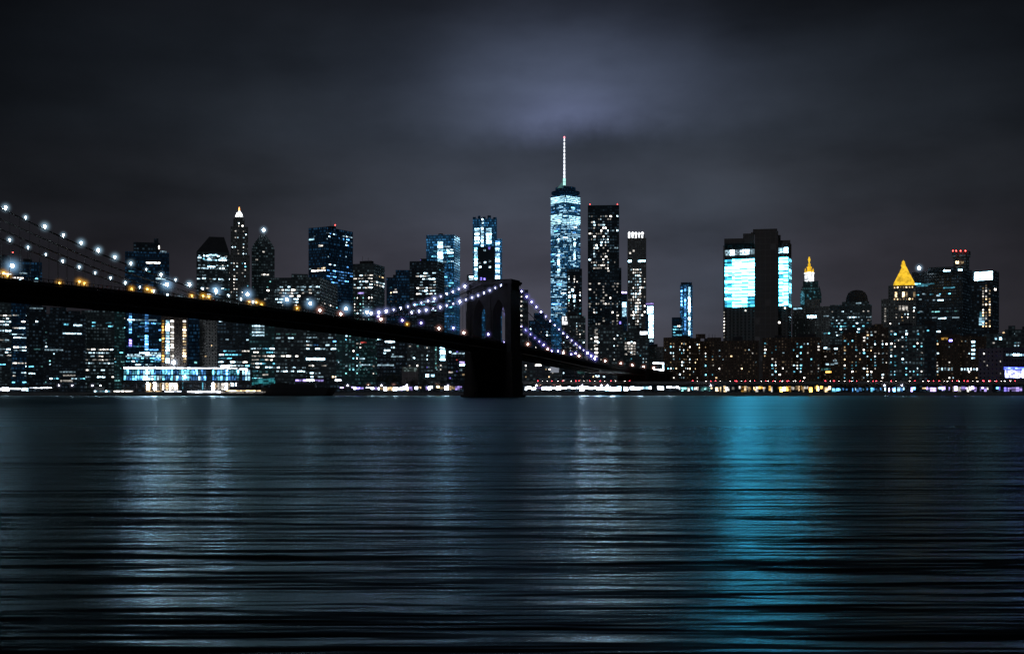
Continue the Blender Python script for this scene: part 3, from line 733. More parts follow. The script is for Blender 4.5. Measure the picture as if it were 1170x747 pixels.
flats('brick slab in front of the domed block', 962, 990, 380, 1190, 56, .28, 'cool:3 cyan:3 white:3 warm:1')
flats('tall brick slab left of the golden-roofed tower base', 988, 1016, 374, 1200, 44, .22, 'cool:4 cyan:2 white:3 warm:1', caps=((999, 1009, 370, 375),))
flats('tall brick slab directly below the golden-roofed tower', 1015, 1056, 372, 1175, 70, .22, 'cool:4 cyan:3 white:3', mat='dark')
b = flats('windowless black slab right of the golden-roofed tower base', 1056, 1070, 371, 1165, 3, .02, 'cyan:1', mat='black')
b = flats('brick slab with a pair of yellow lights high on its wall', 1068, 1097, 382, 1190, 34, .14, 'cool:4 white:3 warm:2 cyan:1')
b.lit(0, 1075.5, 1079, 385.5, 388, 'amber'); b.lit(0, 1079.8, 1083, 385.5, 388, 'amber'); b.lit(0, 1084.5, 1088, 388, 390, 'indigo')
for k in range(5): b.lit(0, 1071.5 + 3.8 * k, 1073.4 + 3.8 * k, 420, 423, 'cool')
b = flats('brick slab with a column of bright white landing windows', 1096, 1127, 384, 1200, 24, .12, 'cool:4 white:3 warm:1')
for k in range(5): b.lit(0, 1110, 1114, 389.5 + 4.6 * k, 391.5 + 4.6 * k, 'sky')
for k in range(8): b.lit(0, 1098 + 3.5 * k, 1099.6 + 3.5 * k, 420.5, 423, 'cool')
b = flats('low dark block with roof lamps by the right edge of the photo', 1124, 1150, 381, 1260, 16, .08, 'cool:4 white:3', mat='dark')
b.lamp(1146.5, 380, 1.1, WIN['warm'], name='roof_lamp'); b.lit(0, 1136.5, 1139, 385.5, 388, 'sky'); b.lit(0, 1142, 1144.5, 385.5, 388, 'sky')
flats('dark block cut by the right edge of the photo, a few cyan windows', 1148, 1200, 376, 1250, 22, .12, 'cool:4 cyan:3', mat='dark', caps=((1152, 1160, 372, 377),))
b = Bld('school_building', 'pale violet-lit low building with a blazing white ground-floor hall at the right edge', 'school', 1118, 1195, 397, 1150, xc=1146, a=35, mat='violet', cabin=False)
b.fill(0, 'resid', 400, 428, n=8, p=.08, cols='white:2 indigo:1')
for k in range(8): b.lit(1, 1149.5 + 4.0 * k, 1152.3 + 4.0 * k, 404.5, 406.6, 'sky')
for k in range(5): b.lit(1, 1148.3 + 9 * k, 1156.9 + 9 * k, 423, 431.5, 'bluehall', 'hall_window')
o = b.lit(1, 1147, 1192, 419.8, 422.4, 'bluespill', 'lit_band')

# --- below the bridge deck, left of the stone tower
b = Bld('office_block', 'dark glass block with pale green-white rows behind the right end of the pier building', 'office building', 248, 288, 352, 1260, mat='black')
b.fill(0, 'office', 398, 436, n=34, p=.9, d=.65, cols='cool:4 cyan:3 white:3', run=(2.5, 8)); b.fill(0, 'office', 362, 398, n=14, p=.4, d=.4, run=(1.5, 5))
b = Bld('office_block', 'square block with four stacked white rows high under the bridge deck', 'office building', 285, 315, 354, 1230, mat='teal')
for k in range(4): b.lit(0, 288, 302, 371.5 + 3.6 * k, 373.3 + 3.6 * k, 'cool')
b.fill(0, 'office', 386, 434, n=60, p=.85, d=.65, cols='cool:4 cyan:4 white:3', run=(2, 7))
b = Bld('office_block', 'wide dark office block with broken grey-white rows behind the moored dark vessel', 'office building', 314, 350, 352, 1220, mat='dark')
b.fill(0, 'office', 370, 392, n=24, p=.6, d=.45, cols='white:3 cool:5 teal:2', run=(2, 7)); b.fill(0, 'office', 404, 430, n=40, p=.9, d=.6, cols='white:4 cool:5', run=(1.8, 5))
b = Bld('office_block', 'dark office block with a single brilliant white row at mid height', 'office building', 347, 386, 364, 1240, mat='dark')
b.lit(0, 349.5, 356, 409, 411.3, 'sky'); b.lit(0, 356.5, 371, 409, 411.3, 'sky'); b.fill(0, 'office', 380, 400, n=22, p=.7, d=.5, cols='cool:5 blue:1 white:2', run=(2, 6)); b.fill(0, 'office', 412, 432, n=22, p=.7, d=.45, run=(1.6, 4))
b = Bld('apartment_tower', 'grid of dim teal windows on a slab under the middle of the bridge deck', 'apartment tower', 384, 411, 368, 1230, mat='teal')
b.fill(0, 'resid', 374, 428, n=70, p=.3, cols='teal:6 cool:3 cyan:2 white:1')
b = Bld('apartment_tower', 'slab with mixed teal and reddish windows left of the blue-topped block', 'apartment tower', 409, 433, 371, 1250, mat='teal')
b.lit(0, 412, 418.5, 390.4, 392, 'red'); b.fill(0, 'resid', 376, 428, n=44, p=.22, cols='teal:5 cool:4 white:2'); b.lit(0, 411, 423, 416, 417.4, 'cool'); b.lit(0, 410, 415, 409, 410.6, 'cool')
b = Bld('office_block', 'dark block with a bright blue-white row along its roof edge under the bridge', 'office building', 430.5, 466, 383.5, 1200, mat='black')
for k in range(6): b.lit(0, 431.3 + 5.7 * k, 436.6 + 5.7 * k, 385.6, 388, 'blue' if k % 2 else 'sky')
for x0, x1, y in ((440, 451, 389.5), (447, 451, 396), (439, 446, 399.5), (438, 441, 402.5), (447, 461, 406.4), (431, 450, 416.2), (448, 450, 404)): b.lit(0, x0, x1, y, y + 1.7, 'cool')
b = Bld('apartment_tower', 'apartment tower with paired white windows right of the blue-topped block', 'apartment tower', 465, 480, 385, 1190, mat='dark', cabin=False)
b.fill(0, 'resid', 387, 428, n=26, p=.2, cols='white:4 cool:4 teal:2')
b = Bld('apartment_tower', 'apartment tower with sparse bluish windows, second right of the blue-topped block', 'apartment tower', 480.5, 496, 384, 1180, mat='dark', cabin=False)
b.fill(0, 'resid', 387, 430, n=22, p=.16, cols='cool:4 white:3 indigo:1')
b = Bld('apartment_tower', 'apartment tower with one tall glowing stairwell column beside the stone pier', 'apartment tower', 496, 511, 386, 1170, mat='dark', cabin=False)
for k in range(8): b.lit(0, 502.8, 508.6, 393.6 + 2.3 * k, 395.4 + 2.3 * k, 'sky', 'stair_window')
for k in range(12): b.lit(0, 497.2, 499, 391 + 2.6 * k, 392.4 + 2.6 * k, 'teal')
b.fill(0, 'resid', 388, 428, n=8, p=.1)
b = Bld('apartment_block', 'dark block with violet and white windows directly left of the stone pier', 'apartment building', 511, 545, 394, 1200, mat='black', cabin=False)
for x0, x1, y, c in ((516, 532, 402.8, 'cool'), (525, 532, 413, 'purple'), (525, 532, 416, 'sky'), (512.5, 517.5, 424.5, 'white'), (525, 528, 422, 'cool'), (513, 515, 431, 'indigo'), (528, 531, 427, 'warm')): b.lit(0, x0, x1, y, y + 1.8, c)
b.fill(0, 'resid', 398, 430, n=12, p=.1, cols='cool:3 indigo:2 red:1')
b = Bld('market_building', 'grey flat-roofed building with faintly lit wall behind the waterfront lights', 'market building', 459, 478, 418.5, 1120, mat='plain', cabin=False)
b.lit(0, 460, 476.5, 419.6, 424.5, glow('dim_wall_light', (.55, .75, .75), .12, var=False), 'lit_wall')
b.fill(0, 'resid', 426, 433, n=4, p=.2)
b = Bld('terminal_block', 'low building with two bright cyan windows near the foot of the stone pier', 'terminal', 484, 500, 424, 1125, mat='dark', cabin=False)
b.lit(0, 486.5, 490, 427.5, 430.3, 'sky'); b.lit(0, 492.5, 496.5, 427.5, 430.3, 'sky')
# --- right of the stone tower, under the falling deck
b = Bld('apartment_block', 'low dark building with a pale floodlit gable wall under the bridge deck', 'apartment building', 598, 642, 409, 1220, mat='dark', cabin=False)
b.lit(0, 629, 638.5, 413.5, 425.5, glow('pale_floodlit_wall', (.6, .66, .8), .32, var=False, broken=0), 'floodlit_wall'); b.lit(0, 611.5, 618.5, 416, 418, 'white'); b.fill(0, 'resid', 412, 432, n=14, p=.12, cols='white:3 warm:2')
b = Bld('apartment_block', 'low dark block with scattered white windows below the bridge deck near its approach', 'apartment building', 641, 700, 421, 1240, mat='black', cabin=False)
b.lit(0, 660, 668, 424, 427, 'teal'); b.lit(0, 680, 685, 428.5, 430.6, 'cool'); b.fill(0, 'resid', 423, 436, n=22, p=.2, cols='white:4 warm:2 cool:2')
b = Bld('bus_terminal', 'low pavilion outlined in white light at the end of the bridge approach', 'pavilion', 745.5, 759, 413.5, 1175, mat='black', cabin=False)
b.lit(0, 746, 758.5, 414.2, 415.6, 'beam', 'light_strip'); b.lit(0, 747, 758.5, 421.6, 424.6, 'beam', 'light_strip'); b.lit(0, 757, 758.6, 415.8, 421.4, 'sky', 'light_strip')

# ------------------------------------------------------------------ the bridge
TX, TY, TH = -13.1, 824.0, 1.157
DV = Vector((math.cos(TH), math.sin(TH), 0)); NV = Vector((DV.y, -DV.x, 0)); T0 = Vector((TX, TY, 0))
def bp(s, o, z): return DV * s + NV * o + Vector((0, 0, z))      # relative to the bridge root
def interp(x, pts):
    for (x0, y0), (x1, y1) in zip(pts, pts[1:]):
        if x <= x1: return y0 + (y1 - y0) * max(0, (x - x0)) / (x1 - x0)
    return pts[-1][1]
def smooth_road(s):
    pts = [(-560, 42.2), (-380, 43.3), (-260, 42.8), (-130, 40.2), (0, 36.4), (90, 32.0), (165, 27.6), (284, 24.0), (430, 21.4)]
    return sum(interp(s + k * 14, pts) for k in (-2, -1, 0, 1, 2)) / 5
def cable_z(s):
    if s <= 0: return 42.6 + 37.6 * ((s + 243) / 243) ** 2
    return 80.2 - .380 * s + .0005 * s * s
br = empty('suspension_bridge', (TX, TY, 0), 'long dark suspension bridge with strings of white cable lamps and a twin-arched stone tower', 'bridge')
def ribbon(mb, s0, s1, n, o0, o1, zt, zb):
    prev = None
    for i in range(n + 1):
        s = s0 + (s1 - s0) * i / n; z = smooth_road(s)
        r = [bp(s, o0, z + zb), bp(s, o1, z + zb), bp(s, o1, z + zt), bp(s, o0, z + zt)]
        if prev:
            for k in range(4):
                j = (k + 1) % 4; mb.face([prev[k], prev[j], r[j], r[k]][::-1])
        else: mb.face(r)
        prev = r
    mb.face(prev[::-1])
m = MB(); ribbon(m, -540, 312, 80, -13.2, 13.2, 0, -1.0); m.build('deck', ASPHALT, br)
for o in (-13, -4.2, 4.2, 13):
    m = MB(); ribbon(m, -540, 312, 80, o - .25, o + .25, -4.4, -5.2); ribbon(m, -540, 312, 80, o - .25, o + .25, .9, .1)
    ribbon(m, -540, 312, 80, o - .12, o + .12, 2.2, 2.05)
    s = -540
    while s < 312:
        z, z2 = smooth_road(s), smooth_road(s + 2.3)
        m.tube([bp(s, o, z - 5), bp(s, o, z + (2.1))], .16, 4); m.tube([bp(s, o, z - 4.9), bp(s + 2.3, o, z2)], .2, 4)
        s += 2.3
    m.build('stiffening_truss', STEEL, br)
m = MB()
s = -540
while s < 312:
    z = smooth_road(s); m.tube([bp(s, -13, z - 4.8), bp(s, 13, z - 4.8)], .35, 4); m.tube([bp(s, -13, z - 2.6), bp(s, 13, z - 2.6)], .3, 4); s += 4.6
tag(m.build('floor_beam', STEEL, br), kind='stuff')
for o in (-13.9, -4.6, 4.6, 13.9):
    m = MB(); m.tube([bp(s, o, cable_z(s)) for s in range(-540, 1, 9)] + [bp(s, o, cable_z(s)) for s in range(9, 184, 6)], .26, 6)
    m.build('main_cable', STEEL, br)
m = MB()
for o in (-13.9, -4.6, 4.6, 13.9):
    s = -536
    while s < 170:
        zc, zr = cable_z(s), smooth_road(s)
        if zc > zr + 1 and abs(s) > 10: m.tube([bp(s, o, zr), bp(s, o, zc)], .04, 3)
        s += 4.6
    for k in range(9, 26):
        for sg in (-1, 1):
            s = sg * k * 4.6; m.tube([bp(sg * 4, o, 79), bp(s, o, smooth_road(s) + 1)], .04, 3)
tag(m.build('suspender_rope', STEEL, br), kind='stuff')

# stone tower: front outline with two pointed arches, extruded along the bridge
def arch_hole(c, w, z0, zs, za, n=9):
    h = w / 2; R = ((za - zs) ** 2 + h * h) / (2 * h)
    pts = [(c - h, z0), (c - h, zs)]
    cx = c - h + R; a0 = math.pi; a1 = math.atan2(za - zs, c - cx)
    pts += [(cx + R * math.cos(a0 + (a1 - a0) * i / n), zs + R * math.sin(a0 + (a1 - a0) * i / n)) for i in range(1, n + 1)]
    L = pts[1:-1]
    pts += [(2 * c - x, z) for x, z in reversed(L)] + [(c + h, z0)]
    return pts
def tower_body():
    cu = bpy.data.curves.new('tower', 'CURVE'); cu.dimensions = '2D'; cu.fill_mode = 'BOTH'; cu.extrude = 7.0
    for pts in ([(-16.8, 31), (16.8, 31), (16.8, 77.5), (-16.8, 77.5)], arch_hole(-7.4, 9.4, 36.2, 55.5, 67.5), arch_hole(7.4, 9.4, 36.2, 55.5, 67.5)):
        sp = cu.splines.new('POLY'); sp.points.add(len(pts) - 1); sp.use_cyclic_u = True
        for p, q in zip(sp.points, pts): p.co = (q[0], q[1], 0, 1)
    o = bpy.data.objects.new('tmp', cu); COL.objects.link(o)
    me = bpy.data.meshes.new_from_object(o.evaluated_get(bpy.context.evaluated_depsgraph_get()))
    bpy.data.objects.remove(o); bpy.data.curves.remove(cu)
    R = Matrix(((NV.x, 0, DV.x, 0), (NV.y, 0, DV.y, 0), (0, 1, 0, 0), (0, 0, 0, 1)))
    me.transform(R); me.materials.clear(); me.materials.append(STONE); me.name = 'tower'
    return me
tw = link('tower', tower_body(), br)
MT = Matrix(((NV.x, DV.x, 0, 0), (NV.y, DV.y, 0, 0), (0, 0, 1, 0), (0, 0, 0, 1)))
m = MB(); m.box(-18.6, 18.6, -9.0, 9.0, -3, 10, MT); m.box(-18.1, 18.1, -8.5, 8.5, 10, 31, MT); m.build('pier', DARKSTONE, tw)
for c in (-15.4, 0, 15.4):
    for sg in (-1, 1):
        m = MB(); w = 1.7 if c else 2.0
        m.box(c - w, c + w, sg * 7.0, sg * 8.2, 30.9, 60, MT) if sg > 0 else m.box(c - w, c + w, -8.2, -7.0, 30.9, 60, MT)
        (m.box(c - w * .8, c + w * .8, 7.0, 7.8, 60, 73, MT) if sg > 0 else m.box(c - w * .8, c + w * .8, -7.8, -7.0, 60, 73, MT))
        m.build('buttress', STONE, tw)
m = MB(); m.box(-17.3, 17.3, -7.7, 7.7, 73.2, 74.2, MT); m.box(-17.6, 17.6, -8.1, 8.1, 77.3, 78.4, MT); m.box(-18.2, 18.2, -8.7, 8.7, 78.4, 79.8, MT); m.box(-17.0, 17.0, -7.6, 7.6, 79.8, 81.0, MT)
m.build('cornice', STONE, tw)
m = MB()
for o in (-12.5, 12.5): m.box(o - 3.5, o + 3.5, -11.5, 11.5, -2.5, 3.0, MT)
m.box(-20, 20, -11, 11, -3, 1.4, MT); m.build('pier_footing', DARKSTONE, tw)
# anchorage and masonry approach with arches
m = MB()
def wall(s0, s1, o0, o1, zb, dz):
    z0, z1 = smooth_road(s0) - dz, smooth_road(s1) - dz
    q = [bp(s0, o0, zb), bp(s0, o1, zb), bp(s1, o1, zb), bp(s1, o0, zb), bp(s0, o0, z0), bp(s0, o1, z0), bp(s1, o1, z1), bp(s1, o0, z1)]
    for a in ((0, 1, 5, 4), (1, 2, 6, 5), (2, 3, 7, 6), (3, 0, 4, 7), (4, 5, 6, 7), (0, 3, 2, 1)): m.face([q[k] for k in a])
for i in range(30): wall(312 + i * 5.0, 317 + i * 5.0, -14.2, 14.2, GROUND - 1, .02)
for i in range(12):
    for o in (-14.2, 14.2): wall(314 + i * 12.0, 316.2 + i * 12.0, o - .5, o + .5, GROUND - 1, 1.6)
m.build('masonry_approach', DARKSTONE, br)
m = MB()
for o in (-14.0, 14.0):
    for i in range(30):
        s0 = 312 + i * 5.0; s1 = s0 + 5.0
        c = [bp(s, o + w, smooth_road(s) + z) for z in (0, 1.3) for s in (s0, s1) for w in (-.25, .25)]
        for a in ((0, 1, 5, 4), (1, 3, 7, 5), (3, 2, 6, 7), (2, 0, 4, 6), (4, 5, 7, 6)): m.face([c[q] for q in a])
m.build('parapet', DARKSTONE, br)

# cable lamps: one of each, then copies
LAMPW = glow('cable_lamp_globe', (.66, .86, 1.0), 70, var=True, broken=0)
LAMPV = glow('violet_cable_lamp_globe', (.38, .32, 1.0), 16, var=True, broken=0)
LAMPB = glow('lavender_cable_lamp_globe', (.60, .60, 1.0), 50, var=True, broken=0)
def globe(mat, r):
    b = MB(); b.lathe(0, 0, [(.02, -r), (r * .7, -r * .7), (r, 0), (r * .7, r * .7), (.02, r)], 8); b.tube([(0, 0, -1.0), (0, 0, -r * .9)], .08, 4)
    me = b.mesh('globe_' + mat.name, mat); return me
GL = {'w': globe(LAMPW, .36), 'v': globe(LAMPV, .42), 'b': globe(LAMPB, .42)}
HALO_SPEC = {'w': (2.8, (.5, .78, 1.0), .7), 'v': (4.4, (.26, .24, 1.0), .7), 'b': (4.2, (.42, .48, 1.0), .65)}  # radius, colour and strength of the glow added around each lamp
spots = []; lr = random.Random(5)
for o, ph in ((13.9, -441), (-13.9, -449)):
    s = ph
    while s < 180:
        if not (-292 < s < -146) and abs(s) > 10: spots.append((s, o))
        s += 9.0
for s, o in spots:
    k = 'w' if s < -250 else ('b' if s < 0 else ('b' if o > 0 else 'v'))
    q = bpy.data.objects.new('cable_lamp', GL[k]); COL.objects.link(q); q.parent = br
    q.location = bp(s, o, cable_z(s) + 1.1)
    haze(q, (0, 0, 0), *HALO_SPEC['v' if s > 0 else k])
    q.scale = (lr.choice((.65, .8, .9, 1.0, 1.15, 1.3)),) * 3
print('cable lamps', len(spots))

# road lamps on the deck
def lamp_proto(col, power, r, label, group, name='street_lamp', hz=(4.0, (.9, .9, 1.0), .5)):
    root = empty(name, (0, 0, 0), label, 'street lamp', group)
    b = MB(); b.tube([(0, 0, 0), (0, 0, 5.6), (.25, 0, 6.2), (1.1, 0, 6.5)], .11, 5); b.lathe(0, 0, [(.28, 0), (.2, .6), (.12, .7)], 8); b.build('pole', METAL, root)
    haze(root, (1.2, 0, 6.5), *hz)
    b = MB(); b.lathe(1.2, 0, [(.02, 6.5 - r), (r * .7, 6.5 - r * .7), (r, 6.5), (r * .7, 6.5 + r * .7), (.02, 6.5 + r)], 8); b.build('lamp_head', glow('lamp_' + str(power) + str(col[2]), col, power, var=False, broken=0), root)
    return root
def dup(root, loc, rz=0, label=None, group=None):
    r = root.copy(); COL.objects.link(r); r.location = loc; r.rotation_euler = (0, 0, rz)
    if label: r['label'] = label
    if group: r['group'] = group
    for ch in root.children:
        c = ch.copy(); COL.objects.link(c); c.parent = r
        for g in ch.children:
            d = g.copy(); COL.objects.link(d); d.parent = c
    return r
def bridge_s(px, o):
    t = (px - CX) / F; P = T0 + NV * o
    return (t * P.y - P.x) / (DV.x - t * DV.y)
def on_deck(px, o): s = bridge_s(px, o); return T0 + bp(s, o, smooth_road(s))
used = set()
def put(proto, loc, rz, **kw):
    if proto.name not in used:
        used.add(proto.name); proto.location = loc; proto.rotation_euler = (0, 0, rz); return proto
    return dup(proto, loc, rz, **kw)
big = lamp_proto((.55, .78, 1.0), 200, .6, 'brilliant blue-white star-like lamp standing on the left half of the bridge deck', 'brilliant blue-white lamps on the bridge', hz=(6.0, (.35, .65, 1.0), 1.0))
for px, o in ((11, 6), (188.5, 6), (245, 6), (281, 8), (326, 8), (353, 6), (394, 8), (418, 7)): put(big, on_deck(px, o), TH)
ambr = lamp_proto((1.0, .56, .12), 9, .42, 'amber lamp on the left half of the bridge deck', 'amber lamps on the bridge', hz=(3.3, (1.0, .48, .05), 1.1))
for px, o in ((1, 8), (6, 3), (65, -6), (88, 7), (94, 3), (148, 2), (166, 7), (171, 3), (217, 3), (230, 7), (236.5, 6), (283, 4), (291, 7), (297, 2), (338, 5), (464, 6)): put(ambr, on_deck(px, o) - Vector((0, 0, 3.2)), TH)
pink = lamp_proto((1.0, .74, .64), 60, .6, 'pinkish-white lamp along the bridge roadway beside and beyond the stone tower', 'pinkish lamps on the bridge', hz=(4.6, (1.0, .45, .35), .6))
for px, o in ((364, 4), (388, 2), (434, 5), (500.5, 5), (529, 4), (557.5, -2), (602.5, 6), (625, 4), (643, 4), (661, 6), (691, 6), (709, 6), (722, 6), (735, 5), (746.5, 4)): put(pink, on_deck(px, o) - Vector((0, 0, 2.4)), TH)
viol = lamp_proto((.45, .42, 1.0), 40, .5, 'violet-white lamp on the bridge deck between the cables', 'violet lamps on the bridge', hz=(4.2, (.3, .26, 1.0), .5))
for px, o in ((431, 7), (458.5, 6), (480, 8), (517, 9), (557, 9), (575, -10), (637, 2), (652, 2), (657, 9)): put(viol, on_deck(px, o) - Vector((0, 0, 1.4)), TH)

# ------------------------------------------------------------------ vehicles
HEADL = glow('headlight_lens', (1.0, .85, .75), 22, var=False, broken=0)
TAILL = glow('tail_light_lens', (1.0, .04, .06), 30, var=False, broken=0)
CARP = [plain('car_paint_%d' % i, c, .3, .3, var=.05) for i, c in enumerate(((.05, .05, .06), (.3, .3, .32), (.12, .02, .02), (.03, .04, .08)))]
GLASS = plain('car_glass', (.01, .012, .015), .08)
TYRE = plain('tyre_rubber', (.02, .02, .02), .9)
def car_proto(i, label, group):
    root = empty('car', (0, 0, 0), label, 'car', group)
    b = MB()
    prof = [(-2.2, .35), (2.2, .35), (2.25, .75), (1.9, .92), (1.0, 1.0), (-1.7, 1.02), (-2.2, .95)]
    b.loft([[(x, y, z) for x, z in prof] for y in (.88, -.88)]); b.face([(x, .88, z) for x, z in prof][::-1])
    cab = [(-1.55, 1.0), (.95, 1.0), (.35, 1.45), (-1.05, 1.48)]
    b.loft([[(x, y, z) for x, z in cab] for y in (.76, -.76)]); b.face([(x, .76, z) for x, z in cab][::-1])
    b.build('body', CARP[i], root)
    b = MB()
    for sg in (1, -1): b.face([(-1.3, sg * .775, 1.06), (.65, sg * .775, 1.06), (.3, sg * .775, 1.38), (-1.0, sg * .775, 1.4)][::sg])
    b.build('side_glass', GLASS, root)
    for x in (-1.35, 1.4):
        for y in (-.8, .8):
            b = MB(); R = Matrix.Translation((x, y, .33)) @ Matrix.Rotation(math.pi / 2, 4, 'X')
            q = MB(); q.lathe(0, 0, [(.05, -.11), (.33, -.11), (.33, .11), (.05, .11)], 12)
            b.v = [tuple(R @ Vector(p)) for p in q.v]; b.f = q.f; b.uv = q.uv; b.build('wheel', TYRE, root)
    for y in (-.66, .66):
        b = MB(); b.box(2.0, 2.29, y - .26, y + .26, .58, .8); b.build('headlight', HEADL, root)
        b = MB(); b.box(-2.27, -1.85, y - .26, y + .26, .66, .96); b.build('tail_light', TAILL, root)
    return root
cars = [car_proto(i, 'car with red tail lights on the elevated riverside highway', 'cars on the riverside highway') for i in range(3)]

# ------------------------------------------------------------------ riverside
SHORE = 1050.0
m = MB(); m.face([(-9000, SHORE, GROUND), (9000, SHORE, GROUND), (9000, 9000, GROUND), (-9000, 9000, GROUND)]); tag(m.build('ground', ASPHALT), kind='structure')
m = MB(); m.box(-3000, 3000, SHORE - 1.2, SHORE + .02, -4, GROUND + .25)
for i in range(-300, 300): m.tube([(i * 5 + 1.3, SHORE - 1.6, -3), (i * 5 + 1.3, SHORE - 1.6, GROUND + .6)], .35, 5)
tag(m.build('sea_wall', CONCRETE), 'long dark sea wall along the far river bank', 'sea wall', kind='thing')
def X(px, Y): return (px - CX) / F * Y

# elevated riverside highway
HYY = 1078.0
hz = zpx(436.2, HYY)
hw = empty('elevated_highway', (X(900, HYY), HYY, GROUND), 'dark elevated highway on columns along the right bank', 'highway')
rx = X(900, HYY)
m = MB(); m.box(X(594, HYY) - rx, X(1320, HYY) - rx, -9, 9, hz - GROUND - 1.9, hz - GROUND); m.build('deck', CONCRETE, hw)
for sg in (-9.2, 9.2):
    m = MB(); m.box(X(594, HYY) - rx, X(1320, HYY) - rx, sg - .2, sg + .2, hz - GROUND - 2.1, hz - GROUND + .45); m.build('parapet', CONCRETE, hw)
for i in range(24):
    px = 612 + i * 29.3
    m = MB(); x = X(px, HYY) - rx
    for y in (-6.5, 6.5): m.box(x - .6, x + .6, y - .6, y + .6, 0, hz - GROUND - 2.6)
    m.box(x - .7, x + .7, -9, 9, hz - GROUND - 2.7, hz - GROUND - 1.9); m.build('column_bent', CONCRETE, hw)
# cars on it: tail lights to the river side lane turned so that they show
r = random.Random(11)
n = 0
for px in [617, 628, 640, 655, 664, 676, 688, 700, 716, 793, 809, 819, 836, 843, 853, 858, 872, 879, 887, 896, 902, 910, 914, 944, 955, 966, 974, 994, 1003, 1020, 1040, 1055, 1063, 1075, 1083, 1088, 1098, 1106, 1117, 1124, 1131, 1140, 1148, 1156]:
    i = n % 3
    loc = Vector((X(px, HYY), HYY - 5.0 + r.choice((0, 3.4)), hz + .004))
    rz = (math.pi if r.random() < .5 else 0) + r.uniform(-.05, .05)
    if n < 3:
        cars[i].location = loc; cars[i].rotation_euler = (0, 0, rz)
    else: dup(cars[i], loc, rz)
    n += 1
for j, (px, o, rz, lab) in enumerate(((25, 5, 0, 'car with a bright red tail light at the left end of the bridge deck'), (118, 4, math.pi, 'car with warm headlights on the bridge left of the blue glass tower'), (236, 6, math.pi, 'car with headlights on the bridge in front of the hipped-roof tower'),
                               (347, 5, 0, 'car with red tail lights on the bridge before the wide low block'), (384, 6, math.pi, 'car with headlights on the bridge before the big square tower'), (545, 6, 0, 'car entering the stone tower arches on the bridge'))):
    p = on_deck(px, o + 5); dup(cars[j % 3], p + Vector((0, 0, .004)), TH + rz, label=lab, group='cars on the bridge')

# lit sheds and market halls on the quay
def shed(label, x0, x1, y0, y1, cols, Y=1064, depth=11, n=None, fill=1.0, split=3.0, name='market_shed', cat='shed', yb=None, seed=1):
    poly, _ = footprint(x0, x1, Y, depth=depth)
    b = Bld(name, label, cat, x0, x1, y0 - 1.0, Y, mat='black', depth=depth, cabin=False)
    rr = random.Random(seed); x = x0 + .6
    while x < x1 - 1.5 and b.count < 90:
        w = min(rr.uniform(split * .4, split * 1.6), x1 - .6 - x)
        if rr.random() < fill:
            a = y0 + rr.uniform(0, .28) * (y1 - y0); c = y1 - rr.choice((0, 0, 1.2, 2.2, 3)) * (y1 - y0) / 6
            b.lit(0, x, x + w * .92, a, c, pick(cols, rr), 'lit_bay')
        x += w
    m = MB(); f = b.faces[0]; h = b.top - b.base
    p = f.o - f.u * .8; q = f.o + f.u * (f.w + .8)
    e = [(p.x, p.y), (q.x, q.y)]
    pts = [Vector(e[0]) + f.n * 1.6, Vector(e[1]) + f.n * 1.6, Vector(e[1]) - f.n * (depth + .5), Vector(e[0]) - f.n * (depth + .5)]
    m.prism([b.loc((v.x, v.y))[:2] for v in pts], h + .02, h + .5); m.build('canopy_roof', METAL, b.root)
    return b
shed('long quay shed with a white light strip at the left edge of the photo', -40, 33, 442.8, 446.4, 'beam:4 sky:3', seed=2, split=9)
shed('quay shed with a thin white light strip left of the white ferry', 33, 60, 442.4, 444.0, 'beam:2 white:2', seed=3, split=9)
shed('quay canopy with a violet-white light strip behind the moored dark vessel', 337, 391, 433.2, 435.6, 'purple:3 beam:3 indigo:1', Y=1100, seed=4, split=6, fill=.9)
shed('quay shed with violet lights right of the moored dark vessel', 388, 428, 441.6, 444.6, 'purple:4 indigo:2 beam:2', seed=5, split=4, fill=.85)
shed('quay shed with warm and violet-white lights left of the stone pier', 427, 488, 441.4, 446, 'purple:3 beam:4 warm:3 amber:1', seed=6, split=3.2, fill=.9)
shed('quay shed with golden and white lights beside the stone pier', 486, 546, 440.6, 445.4, 'beam:5 warm:3 purple:3 amber:2', seed=7, split=3.6, fill=.9)
shed('blazing white quay hall right of the stone pier', 596, 662, 441.6, 445.4, 'beam:7 purple:1', seed=8, split=5, fill=.92)
shed('second blazing white quay hall under the highway', 662, 719, 441.2, 446.2, 'beam:6 sky:2', seed=9, split=5, fill=.9)
shed('third blazing white quay hall, left of the dim glass sheds', 719, 778, 441.2, 445, 'beam:6 sky:2', seed=10, split=5, fill=.9)
shed('dim glass quay shed left of the amber market', 778, 822, 441.6, 446.8, 'warm:2 teal:4 cyan:1 white:1', seed=12, split=2.6, fill=.8)
shed('amber-lit market hall facing the river', 822, 884, 440.4, 447.6, 'amber:4 warm:3 white:2', seed=13, split=2.2, fill=.72)
shed('second amber-lit market hall, below the blank stone shaft', 884, 950, 440.4, 447.8, 'amber:4 warm:2 white:2', seed=14, split=2.6, fill=.7)
shed('low blue-lit quay shed right of the amber markets', 950, 1005, 442.8, 447.4, 'blue:5 sky:2 cyan:2', seed=15, split=2.2, fill=.6)
shed('blue-lit quay shed below the golden-roofed tower', 1005, 1050, 442.2, 447.2, 'blue:5 sky:2 purple:1', seed=16, split=2.2, fill=.6)
shed('dim mauve-lit quay shed right of the blue sheds', 1050, 1086, 441.4, 447, 'purple:2 red:1 warm:2 blue:1', seed=17, split=3, fill=.7)
shed('lilac-lit quay shed with tall pale bays near the right edge', 1088, 1130, 440.8, 447.2, 'purple:5 white:2', seed=18, split=3, fill=.7)
